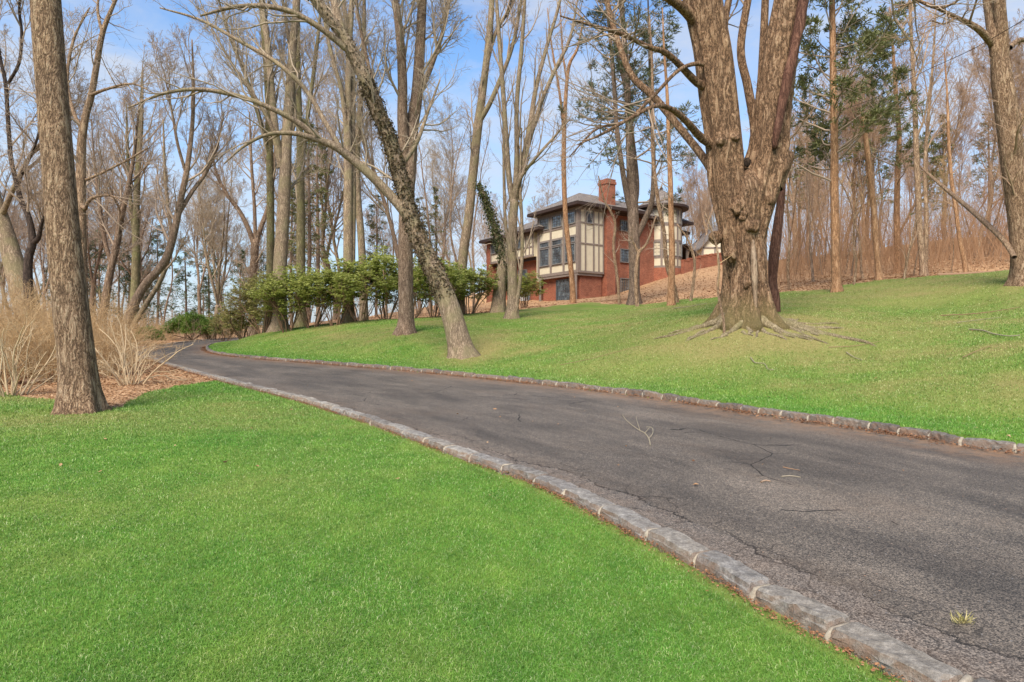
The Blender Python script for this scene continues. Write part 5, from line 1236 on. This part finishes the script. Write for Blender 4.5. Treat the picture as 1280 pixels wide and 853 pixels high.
# ------------------------------------------------------------ shrubs
def rhodo(seed, Ht, Wd, mat, n_ros, base=.48, Lf=.16):
    rng = np.random.default_rng(seed); root = thing('rhododendron', (0,0,0), '', 'shrub'); ns = 11
    pts = np.zeros((ns, 8, 3)); g = rng.uniform(0, 6.3, ns); sp = rng.uniform(.15, .5, ns) * Wd / Ht
    pts[:, 0] = np.c_[.18*np.cos(g), .18*np.sin(g), np.full(ns, -.1)]; d = np.c_[np.cos(g)*sp, np.sin(g)*sp, np.ones(ns)]
    for k in range(1, 8):
        d = d + rng.normal(0, .13, d.shape); d /= np.linalg.norm(d, axis=1, keepdims=True); pts[:, k] = pts[:, k-1] + d * (Ht * .8 / 7)
    rad = rng.uniform(.02, .036, ns)[:, None] * np.linspace(1, .5, 8)[None]; mb = MB(); tubes(mb, pts, rad, 6)
    tips = branch_levels(rng, mb, pts, rad, [LV(7,(.42,1.),(25,65),.42,N=5,wig=.15,trop=.05,rr=.6,sides=4,rmin=.008),LV(4,(.3,1.),(25,65),.5,N=4,wig=.15,trop=.08,sides=3,rmin=.006)])
    link('stems', mb.mesh('stems', M['twig_stem']), root)
    t = tips[-1][0][:, -1]
    # leaf clusters fill an uneven flattened crown
    q = rdir(rng, n_ros); lob = 1 + .3*np.sin(q[:, 0]*5+seed) + .25*np.sin(q[:, 1]*6+seed*2) + .2*np.sin(q[:, 2]*6+q[:, 0]*4)
    q = q * (rng.uniform(.45, 1, n_ros) ** .5 * lob)[:, None]
    c = np.c_[q[:, 0]*Wd*.5, q[:, 1]*Wd*.5, Ht*(base+.27) + q[:, 2]*Ht*.30]
    keep = (np.sin(c[:, 0]*4.1+seed)+np.sin(c[:, 1]*3.7)+np.sin(c[:, 2]*2.3+c[:, 0]*2+seed) > -.85); c = np.vstack([c[keep], t[rng.random(len(t)) < .5]]); n = len(c)
    per = 10; cc = np.repeat(c, per, 0); a = rng.uniform(0, 6.3, len(cc)); el = rng.uniform(-.35, .55, len(cc))
    dd = np.c_[np.cos(a)*np.cos(el), np.sin(a)*np.cos(el), np.sin(el)]
    lb = MB(); leaves(lb, cc + rng.normal(0, .02, cc.shape), dd, np.array([0,0,1.]) + rng.normal(0, .45, cc.shape), Lf*rng.uniform(.65, 1.2, len(cc)), Lf*.36, -.15)
    link('leaves', lb.mesh('leaves', mat, False), root)
    return root
RH = [rhodo(1, 3.1, 3.5, M['rhodo'], 1200, .42), rhodo(2, 2.9, 3.1, M['rhodo'], 1000, .40), rhodo(3, 2.9, 3.0, M['rhodo_dry'], 900, .34), rhodo(4, 2.7, 2.5, M['rhodo'], 900, .3)]
RU = set()
def put(protos, used, i, u, d, label, cat='shrub', group=None, rz=0, s=1., sz=None):
    o = protos[i] if i not in used else copy_tree(protos[i]); used.add(i)
    x = (u - CU) / F * d; o.location = (x, d, H1(x, d)); o.rotation_euler = (0, 0, rz); o.scale = (s, s, sz or s)
    return tag(o, label, cat, group)
for k, (i, u, d, s, lb) in enumerate(((2,281,43,.72,'olive rhododendron at the far left end of the row by the drive'),(2,305,38,.95,'loose olive rhododendron second from the drive end of the row'),
    (2,330,34,1.02,'leggy olive rhododendron standing left of the tall grey trunk'),(0,358,32,1.,'full green rhododendron right of the tall grey trunk'),
    (1,390,32,1.,'flat topped rhododendron between the grey trunk and paired trunks'),(0,419,31.5,.98,'bright rhododendron left of the paired slim trunks'),
    (1,450,32.5,1.02,'rhododendron in front of the thin bending trunk'),(0,482,33,1.1,'tall dark rhododendron left of the straight fluted trunk'),
    (1,513,33,1.08,'rhododendron showing behind the straight fluted trunk'),(1,543,33,1.0,'small rhododendron between fluted trunk and leaning ivy tree'))):
    put(RH, RU, i, u, d, lb, group='rhododendrons in a row', rz=k*1.37, s=s, sz=s*(1.,.88,1.1,.94,1.04,.9,1.08)[k%7])
put(RH, RU, 3, 586, 36, 'rounded rhododendron right of the leaning ivy tree', group='rhododendrons in a row', rz=.4, s=1.12)
put(RH, RU, 3, 655, 44, 'rounded rhododendron below the house bay by its left corner', group=None, rz=2.2, s=.95)
for nm in ('rhododendron',): pass
def juniper(seed, Wd, Ht):
    rng = np.random.default_rng(seed); root = thing('evergreen_shrub', (0,0,0), '', 'shrub')
    mb = MB(); st = np.zeros((9, 5, 3)); g = rng.uniform(0, 6.3, 9); d = np.c_[np.cos(g), np.sin(g), np.full(9, .7)]
    for k in range(1, 5): d = d + rng.normal(0, .15, d.shape); st[:, k] = st[:, k-1] + d/np.linalg.norm(d, axis=1, keepdims=True)*Wd*.1
    rd = np.full((9, 5), .03); tubes(mb, st, rd, 5); tips = branch_levels(rng, mb, st, rd, [LV(8,(.3,1.),(30,70),.8,N=4,wig=.1,trop=.1,sides=3,rmin=.006)])
    link('stems', mb.mesh('stems', M['twig_stem']), root)
    n = 1500; q = rdir(rng, n); q[:, 2] = np.abs(q[:, 2]); lob = 1 + .2*np.sin(q[:, 0]*6+seed)*np.sin(q[:, 1]*5) + .12*np.sin(q[:, 0]*11)
    q *= (rng.uniform(.5, 1, n)**.4*lob)[:, None]; c = np.c_[q[:, 0]*Wd/2, q[:, 1]*Wd/2, Ht*.3+q[:, 2]*Ht*.7]
    cc = np.repeat(c, 6, 0); dd = np.repeat(q, 6, 0)*np.array([1,1,.35]) + rdir(rng, len(cc))*.7 + [0,0,.1]
    lb = MB(); leaves(lb, cc, dd, rdir(rng, len(cc))*.5+[0,0,1.], .26*rng.uniform(.6,1.2,len(cc)), .06, .1)
    link('leaves', lb.mesh('leaves', M['juniper'], False), root); return root
JU, JUU = [juniper(5, 3.7, 1.75)], set()
put(JU, JUU, 0, 240, 47, 'wide dark green spreading evergreen on the outer side of the drive bend', group=None)
put(JU, JUU, 0, 180, 38, 'small low evergreen shrub behind the dark curved trunk', rz=2., s=.55)

def fountain(seed, n, L, spread, mat, name, rr=(.006,.014), curl=-.05, sub=7):
    """dormant arching bush"""
    rng = np.random.default_rng(seed); root = thing(name, (0,0,0), '', 'shrub'); N = 9
    g = rng.uniform(0, 6.3, n); s = np.abs(rng.normal(0, spread, n)); pts = np.zeros((n, N, 3)); r0 = rng.uniform(0, .28, n)
    pts[:, 0] = np.c_[np.cos(g)*r0, np.sin(g)*r0, np.full(n, -.06)]; d = np.c_[np.cos(g)*s, np.sin(g)*s, np.ones(n)]; LL = L*rng.uniform(.55, 1.15, n)
    for k in range(1, N):
        d = d/np.linalg.norm(d, axis=1, keepdims=True) + rng.normal(0, .11, d.shape) + [0,0,curl*k*.5]; pts[:, k] = pts[:, k-1] + d/np.linalg.norm(d, axis=1, keepdims=True)*(LL/(N-1))[:, None]
    pts[:, 1:, 2] = np.maximum(pts[:, 1:, 2], .05)
    rad = rng.uniform(*rr, n)[:, None]*np.linspace(1, .3, N)[None]; mb = MB(); tubes(mb, pts, rad, 5, cap=False); link('stems', mb.mesh('stems', mat), root)
    cm = MB(); branch_levels(rng, cm, pts, rad, [LV(sub,(.2,.98),(20,60),.42,N=6,wig=.15,trop=.04,rr=.6,sides=3,rmin=.0035),LV(4,(.2,1.),(25,60),.5,N=4,wig=.16,trop=.03,rr=.7,sides=3,rmin=.0028)])
    link('twigs', cm.mesh('twigs', mat), root); return root
FT = [fountain(1, 46, 2.0, .55, M['twig_tan'], 'dormant_shrub', sub=9), fountain(2, 60, 2.3, .5, M['twig_tan'], 'dormant_shrub', (.005,.01), sub=9), fountain(3, 22, 1.7, .6, M['twig_pale'], 'dormant_shrub', (.014,.026), sub=5)]
FU = set()
put(FT, FU, 2, 163, 14.3, 'bare tan shrub of thick pale stems just right of the foreground trunk', rz=.6, s=.88)
put(FT, FU, 2, 14, 12.6, 'bare pale stemmed shrub at the left frame edge on the lawn border', rz=3.1, s=.95)
for k, (i, u, d, s) in enumerate(((0,-6,14.5,1.),(1,30,16,1.),(0,62,15,.9),(1,-40,16.5,1.1),(1,5,18.5,1.1),(1,50,18.5,1.05),(0,85,19,1.),(1,120,18.5,1.),(0,140,17.2,.9),(1,148,21,.95),(1,20,21.5,1.1),(0,70,22,1.1),(1,110,23,1.05),(1,-20,20.5,1.1),(0,40,25,1.1),(1,150,25.5,.9),(0,90,26.5,1.1),(1,0,27,1.1))):
    put(FT, FU, i, u, d, 'dense tan dormant bush in the brush bed behind the foreground trunk', group='tan dormant bushes in the left bed', rz=k*2.1, s=s)
for k, (i, u, d, s) in enumerate(((1,215,50,.9),(0,262,48,.9),(1,192,46,.8),(1,285,50,.9))):
    put(FT, FU, i, u, d, 'tan dormant bush on the far side of the drive bend', group='tan dormant bushes beyond the drive bend', rz=k*1.1, s=s)

# ------------------------------------------------------------ grass
def mat_blade():
    m = NT('grass blade'); o = m.obj(); r = m.rand_island(); dry = m.attr('dry')
    n1 = m.noise(o, 1.3, 5, .6); n2 = m.noise(o, .32, 3, .6)
    g = m.ramp(r, (.0, (.055, .16, .018)), (.5, (.125, .295, .040)), (.84, (.20, .40, .075)), (.91, (.42, .50, .18)), (1., (.60, .64, .38)))
    n3 = m.noise(m.map(o, (1, .6, 1)), 4.5, 4, .65)
    g = m.mix(m.ramp(n1, (.4, 0.), (.75, .4)), g, m.ramp(r, (0, (.20, .26, .035)), (1, (.38, .44, .10))))
    g = m.mix(m.ramp(n2, (.4, 0.), (.65, .4)), g, (.085, .27, .035))
    g = m.mix(.7, g, m.ramp(n3, (.3, (.58, .66, .62)), (.5, (1, 1, 1)), (.72, (1.4, 1.28, 1.25))), 'MULTIPLY')
    d = m.ramp(r, (0, (.20, .19, .05)), (.5, (.33, .30, .10)), (1, (.52, .45, .22)))
    dn = m.math('MULTIPLY', dry, m.ramp(m.noise(o, 5.5, 6, .72), (.34, .25), (.62, 1.)))
    dn = m.math('MULTIPLY', dn, 1.25, True)
    c = m.mix(m.math('MULTIPLY', dn, .92), g, d)
    m.done(c, .6, .25)
    tr = m.n('ShaderNodeBsdfTranslucent'); m.set(tr.inputs['Color'], c)
    ms = m.n('ShaderNodeMixShader'); ms.inputs[0].default_value = .3
    m.t.links.new(m.b.outputs[0], ms.inputs[1]); m.t.links.new(tr.outputs[0], ms.inputs[2]); m.t.links.new(ms.outputs[0], m.out.inputs[0])
    return m.m
M['blade'] = mat_blade()
def grass():
    rng = np.random.default_rng(9)
    n = 1900000
    d0, d1 = 1.7, 36.
    dens = rng.random(n); dist = d0 * (d1 / d0) ** (dens ** 1.15); ang = np.radians(rng.uniform(-50, 50, n))
    x, y = dist * np.sin(ang), dist * np.cos(ang)
    dl, sl, _ = near_line(x, y, LKc[::4]); dr, sr, _ = near_line(x, y, RKc[::4])
    inside = (sl > 0) & (sr < 0)
    L, D = masks(x, y)
    k = (~inside) & ((dl > .185) | (sl > 0)) & ((dr > .075) | (sr < 0)) & (L < .5) & ~((dl < .30) & (rng.random(n) < .6))
    k &= rng.random(n) > .45 * D
    x, y, D, dist = x[k], y[k], D[k], dist[k]; n = len(x)
    z = H(x, y) - .004
    sc_ = np.clip(dist / 4.5, .85, 5.)
    h = rng.uniform(.012, .033, n) * np.clip(dist / 7, 1, 2.0) * (1 - .35 * D); w = .0030 * sc_ * rng.uniform(.7, 1.3, n)
    a = rng.uniform(0, 6.3, n); lean = rng.uniform(.3, 1.6, n); la = rng.uniform(0, 6.3, n) + .6 * np.sin(x * .8)
    s = np.c_[np.cos(a), np.sin(a), np.zeros(n)] * (w / 2)[:, None]; ld = np.c_[np.cos(la), np.sin(la), np.zeros(n)]
    b = np.c_[x, y, z]; mid = b + ld * (h * lean * .3)[:, None] + np.c_[np.zeros((n, 2)), h * .6]; tip = b + ld * (h * lean * .95)[:, None] + np.c_[np.zeros((n, 2)), h * (1.05 - .4 * lean)]
    v = np.stack([b - s, b + s, mid + s * .75, mid - s * .75, tip], 1).reshape(-1, 3); i = np.arange(n)[:, None] * 5
    me = raw_mesh('lawn_grass', v, i + [0, 1, 2, 3], i + [3, 2, 4], M['blade'], False)
    me.attributes.new('dry', 'FLOAT', 'POINT').data.foreach_set('value', np.repeat(D, 5).astype(np.float32))
    tag(link('lawn_grass', me), 'short bright green lawn grass', 'grass', kind='stuff')
grass()
# ------------------------------------------------------------ fallen leaves
M['dead_leaf'] = leaf_mat('dead leaf', (.13, .055, .025), (.28, .13, .06), (.42, .24, .12), (.52, .36, .22), rough=.8, spec=.15, trans=.1)
M['rust_leaf'] = leaf_mat('rust leaf', (.10, .045, .024), (.22, .095, .048), (.36, .19, .10), rough=.85, spec=.1, trans=.1)
def litter(name, x, y, z, size, mat, seed, label, tilt=.45):
    rng = np.random.default_rng(seed); n = len(x); a = rng.uniform(0, 6.3, n)
    d = np.c_[np.cos(a), np.sin(a), rng.normal(0, tilt * .6, n)]; nn = np.c_[rng.normal(0, tilt, n), rng.normal(0, tilt, n), np.ones(n)]
    mb = MB(); s = size * rng.uniform(.5, 1.35, n); leaves(mb, np.c_[x, y, z], d, nn, s, s * rng.uniform(.4, .75, n), rng.uniform(-.4, .4, n)[:, None])
    tag(link(name, mb.mesh(name, mat, False)), label, 'leaves', kind='stuff')
rng = np.random.default_rng(31)
# drifts along both kerbs
def drift(line, off, wid, n, s0, s1, seed, out, zf):
    r = np.random.default_rng(seed); s = np.concatenate([[0], np.cumsum(np.linalg.norm(np.diff(line, axis=0), axis=1))]); q = r.uniform(s0, s1, n) 
    clump = (np.sin(q * 2.1) + np.sin(q * .77 + 1) + np.sin(q * 5.3)) * .5
    keep = r.random(n) < np.clip(.55 + .4 * clump, .08, 1); q = q[keep]; n = len(q)
    x, y = np.interp(q, s, line[:, 0]), np.interp(q, s, line[:, 1]); t = np.gradient(line, axis=0); tx, ty = np.interp(q, s, t[:, 0]), np.interp(q, s, t[:, 1]); l = np.hypot(tx, ty)
    o = (off + np.abs(r.normal(0, wid, n))) * out; x, y = x + ty / l * o, y - tx / l * o
    return x, y
x, y = drift(RKc, .02, .10, 22000, 3, 50, 1, -1, 0); litter('fallen_leaves', x, y, roadplane(y) + .012 + rng.uniform(0, .03, len(x)), .03, M['rust_leaf'], 2, 'rust brown leaves and needles washed against the bank kerb')
x, y = drift(LKc, .18, .04, 20000, 2.6, 34, 3, -1, 0); litter('fallen_leaves', x, y, H(x, y) + .01 + rng.uniform(0, .02, len(x)), .017, M['rust_leaf'], 4, 'rust brown leaf crumbs between the lawn and its kerb')
# beds of leaves
n = 190000; d = 10 * 7.2 ** rng.random(n); u = rng.uniform(-120, 1400, n); x = (u - CU) / F * d; L, D = masks(x, d); k = L > .45; x, y, dd = x[k], d[k], d[k]
litter('leaf_litter', x, y, H(x, y) + .015, .07 * np.clip(dd / 16, .8, 1.7), M['dead_leaf'], 5, 'dry brown leaf litter covering the beds and hillside', .3)
n = 500; d = rng.uniform(5, 30, n); u = rng.uniform(0, 1280, n); x = (u - CU) / F * d; dl, sl, _ = near_line(x, d, LKc[::4]); dr, sr, _ = near_line(x, d, RKc[::4]); ins = (sl > 0) & (sr < 0)
k = (ins & (rng.random(n) < .3)) | (~ins & (rng.random(n) < .35)); x, y, ii = x[k], d[k], ins[k]
litter('fallen_leaves', x, y, np.where(ii, roadplane(y) + .018, H(x, y) + .035), .05, M['dead_leaf'], 6, 'single dry leaves scattered over the drive and lawns')

# ------------------------------------------------------------ sticks
def stick(label, pts, w, name='stick', mat='twig_tan', road=False, seed=1, sub=()):
    rng = np.random.default_rng(seed); q = []
    for u, v, d in pts:
        x = (u - CU) / F * d; q.append([x, d, (roadplane(d) + .012 if road else H1(x, d) + .03) + w * .6])
    q = np.array(q, float); n = len(q); r = w * np.linspace(1, .5, n); c = np.c_[q, r]
    mb = MB(); stem_tube(mb, rng, c, max(12, n * 5), 7, .15)
    for s in sub:
        z = np.array([[(u - CU) / F * d, d, (roadplane(d) + .012 if road else H1((u - CU) / F * d, d) + .03) + w * .6 + hh] for u, v, d, hh in s]); stem_tube(mb, rng, np.c_[z, w * np.linspace(.7, .35, len(z))], 12, 6, .15)
    return tag(link(name, mb.mesh(name, M[mat], origin=q[0]), loc=q[0]), label, 'branch' if name == 'fallen_branch' else 'stick')
def rd(u, v): return (u, v, EYE * F / (v - CV + SLOPE * F))
stick('forked pale twiggy branch lying on the drive near the bank kerb', [rd(813,559), rd(811,550), rd(806,543), rd(800,540), rd(790,533), rd(783,527), rd(778,520)], .008, 'fallen_branch', 'stick_grey', True, 2,
      [[(811,550,rd(811,550)[2],.0),(816,546,rd(816,546)[2],.03),(815,541,rd(815,541)[2],.05),(808,541,rd(808,541)[2],.06)], [(800,540,rd(800,540)[2],0),(797,533,rd(797,533)[2],.03),(795,527,rd(795,527)[2],.05)], [(806,543,rd(806,543)[2],0),(812,541,rd(812,541)[2],.05)]])
stick('short straight stick lying across the middle of the drive', [rd(977,598), rd(988,597), rd(1001,599)], .007, 'stick', 'stick_grey', True, 3)
stick('small curved dark twig lying above the short stick on the drive', [rd(979,586), rd(988,588), rd(1000,590)], .006, 'stick', 'twig_stem', True, 4)
stick('tiny twig lying on the drive left of the short stick', [rd(951,605), rd(957,603), rd(963,604)], .008, 'stick', 'twig_rust', True, 5)
for i, (lb, pts, w, mt) in enumerate((
    ('thick crooked pale branch lying on the right side of the bank', [(1212,0,14.6),(1228,0,14.2),(1243,0,13.6),(1262,0,13.1),(1275,0,13.0)], .028, 'twig_tan'),
    ('long dark thin branch lying high on the right bank', [(1176,0,17.6),(1205,0,17.2),(1236,0,17.0),(1275,0,16.9)], .022, 'twig_stem'),
    ('short pale forked branch lying right of the maple roots', [(1058,0,14.4),(1068,0,13.9),(1078,0,13.5)], .018, 'twig_tan'),
    ('thin dark stick lying lengthwise below the maple roots', [(1036,0,14.9),(1070,0,14.8),(1100,0,14.9)], .014, 'twig_stem'),
    ('pale stick lying across the grass far right of the maple', [(1196,0,15.9),(1222,0,15.8),(1252,0,15.7)], .013, 'twig_tan'),
    ('curved dark twig lying at the lower right of the bank', [(1203,0,12.0),(1222,0,12.3),(1240,0,12.5)], .012, 'twig_stem'),
    ('knotted pale twig cluster lying just below the maple', [(938,0,14.3),(944,0,13.9),(955,0,13.8),(960,0,13.4),(968,0,13.3)], .016, 'twig_tan'),
    ('long dark twig lying on the grass left of the maple', [(700,0,16.8),(740,0,16.7),(772,0,16.9),(800,0,17.0)], .010, 'twig_stem'),
    ('pale branch lying at the lawn top between the pine and maple', [(842,0,27),(862,0,27.4),(884,0,28)], .022, 'twig_tan'))):
    stick(lb, pts, w * .6, 'stick', 'stick_grey' if mt == 'twig_tan' else mt, False, 20 + i)
stick('long dark log lying along the lawn edge by the right edge trunk', [(1172,0,30.6),(1200,0,30.2),(1235,0,29.8),(1268,0,29.6)], .10, 'log', 'twig_stem', False, 41)['category'] = 'log'
stick('dark fallen log lying in the brush bed left of the foreground trunk', [(26,0,14.2),(46,0,14.6),(66,0,15.2)], .07, 'log', 'twig_stem', False, 40)['category'] = 'log'
# tuft of pale grass growing from the crack in the drive
def tuft(u, v, n, Lt, label, seed, mat):
    rng = np.random.default_rng(seed); _, _, d = rd(u, v); x = (u - CU) / F * d; p = np.array([x, d, roadplane(d) + .004]); mb = MB(); a = rng.uniform(0, 6.3, n); s = rng.uniform(.3, 1.6, n)
    c = np.tile(p, (n, 1)) + rng.normal(0, .016, (n, 3)) * [1.6, .5, 0]; leaves(mb, c, np.c_[np.cos(a)*s, np.sin(a)*s, np.ones(n)], rdir(rng, n), Lt * rng.uniform(.5, 1.2, n), .006, .1)
    tag(link('grass_tuft', mb.mesh('grass_tuft', mat, False, origin=p), loc=p), label, 'grass tuft')
M['straw'] = leaf_mat('straw', (.25, .24, .06), (.48, .40, .16), (.58, .50, .28))
tuft(1203, 781, 45, .07, 'tuft of yellow grass growing in the crack of the drive', 3, M['straw'])
# ------------------------------------------------------------ camera, sky, sun
cam = bpy.data.cameras.new('camera'); cam.sensor_width = 36; cam.lens = 36 * F / 1280; cam.clip_end = 5000; cam.clip_start = .05
co = link('camera', cam, loc=(0, 0, EYE)); co.rotation_euler = (R(90), 0, 0); sc.camera = co
SUN_EL, SUN_AZ = 46, 200        # azimuth clockwise from +Y (behind and slightly left of the camera)
w = bpy.data.worlds.new('World'); sc.world = w; w.use_nodes = True
nt = w.node_tree; nt.nodes.clear()
def wn(t, **k):
    n = nt.nodes.new(t)
    for a, b in k.items(): setattr(n, a, b)
    return n
sky = wn('ShaderNodeTexSky', sky_type='NISHITA', sun_disc=False, sun_elevation=R(SUN_EL), sun_rotation=R(SUN_AZ), air_density=1.0, dust_density=.6, ozone_density=2.2)
bg = wn('ShaderNodeBackground'); bg.inputs['Strength'].default_value = .10
out = wn('ShaderNodeOutputWorld')
tc = wn('ShaderNodeTexCoord'); mp = wn('ShaderNodeMapping'); mp.inputs['Scale'].default_value = (1.3, 1.3, 4.2)
nz = wn('ShaderNodeTexNoise'); nz.inputs['Scale'].default_value = 2.6; nz.inputs['Detail'].default_value = 9; nz.inputs['Roughness'].default_value = .62; nz.inputs['Distortion'].default_value = .5
rp = wn('ShaderNodeValToRGB'); rp.color_ramp.elements[0].position = .37; rp.color_ramp.elements[1].position = .66
rp.color_ramp.elements[1].color = (.75, .75, .75, 1)
mx = wn('ShaderNodeMix', data_type='RGBA'); mx.inputs[7].default_value = (4.9, 5.1, 5.5, 1)
sx = wn('ShaderNodeSeparateXYZ'); nt.links.new(tc.outputs['Generated'], sx.inputs[0])
hz = wn('ShaderNodeValToRGB'); hz.color_ramp.elements[0].position = .0; hz.color_ramp.elements[0].color = (.92,.92,.92,1); hz.color_ramp.elements[1].position = .48; hz.color_ramp.elements[1].color = (0,0,0,1)
mh = wn('ShaderNodeMix', data_type='RGBA'); mh.inputs[7].default_value = (4.5, 5.35, 5.8, 1)
L = nt.links.new
L(tc.outputs['Generated'], mp.inputs[0]); L(mp.outputs[0], nz.inputs['Vector']); L(nz.outputs['Fac'], rp.inputs[0])
tint = wn('ShaderNodeMix', data_type='RGBA', blend_type='MULTIPLY'); tint.inputs[0].default_value = 1; tint.inputs[7].default_value = (.98, 1.45, 1.8, 1)
L(sky.outputs[0], tint.inputs[6]); L(sx.outputs[2], hz.inputs[0]); L(tint.outputs[2], mh.inputs[6]); L(hz.outputs[0], mh.inputs[0])
L(mh.outputs[2], mx.inputs[6]); L(rp.outputs[0], mx.inputs[0])
L(mx.outputs[2], bg.inputs['Color']); L(bg.outputs[0], out.inputs[0])
sun = bpy.data.lights.new('sun', 'SUN'); sun.energy = 4.9; sun.angle = R(32); sun.color = (1, .915, .79)
so = link('sun', sun, loc=(-10, -20, 40))
dv = Vector((math.sin(R(SUN_AZ)) * math.cos(R(SUN_EL)), math.cos(R(SUN_AZ)) * math.cos(R(SUN_EL)), math.sin(R(SUN_EL))))
so.rotation_euler = dv.to_track_quat('Z', 'Y').to_euler()
vs = sc.view_settings; vs.view_transform = 'Standard'; vs.look = 'None'; vs.exposure = .6; vs.gamma = 1; vs.use_curve_mapping = False
sc.cycles.max_bounces = 6; sc.cycles.diffuse_bounces = 3; sc.cycles.transparent_max_bounces = 8
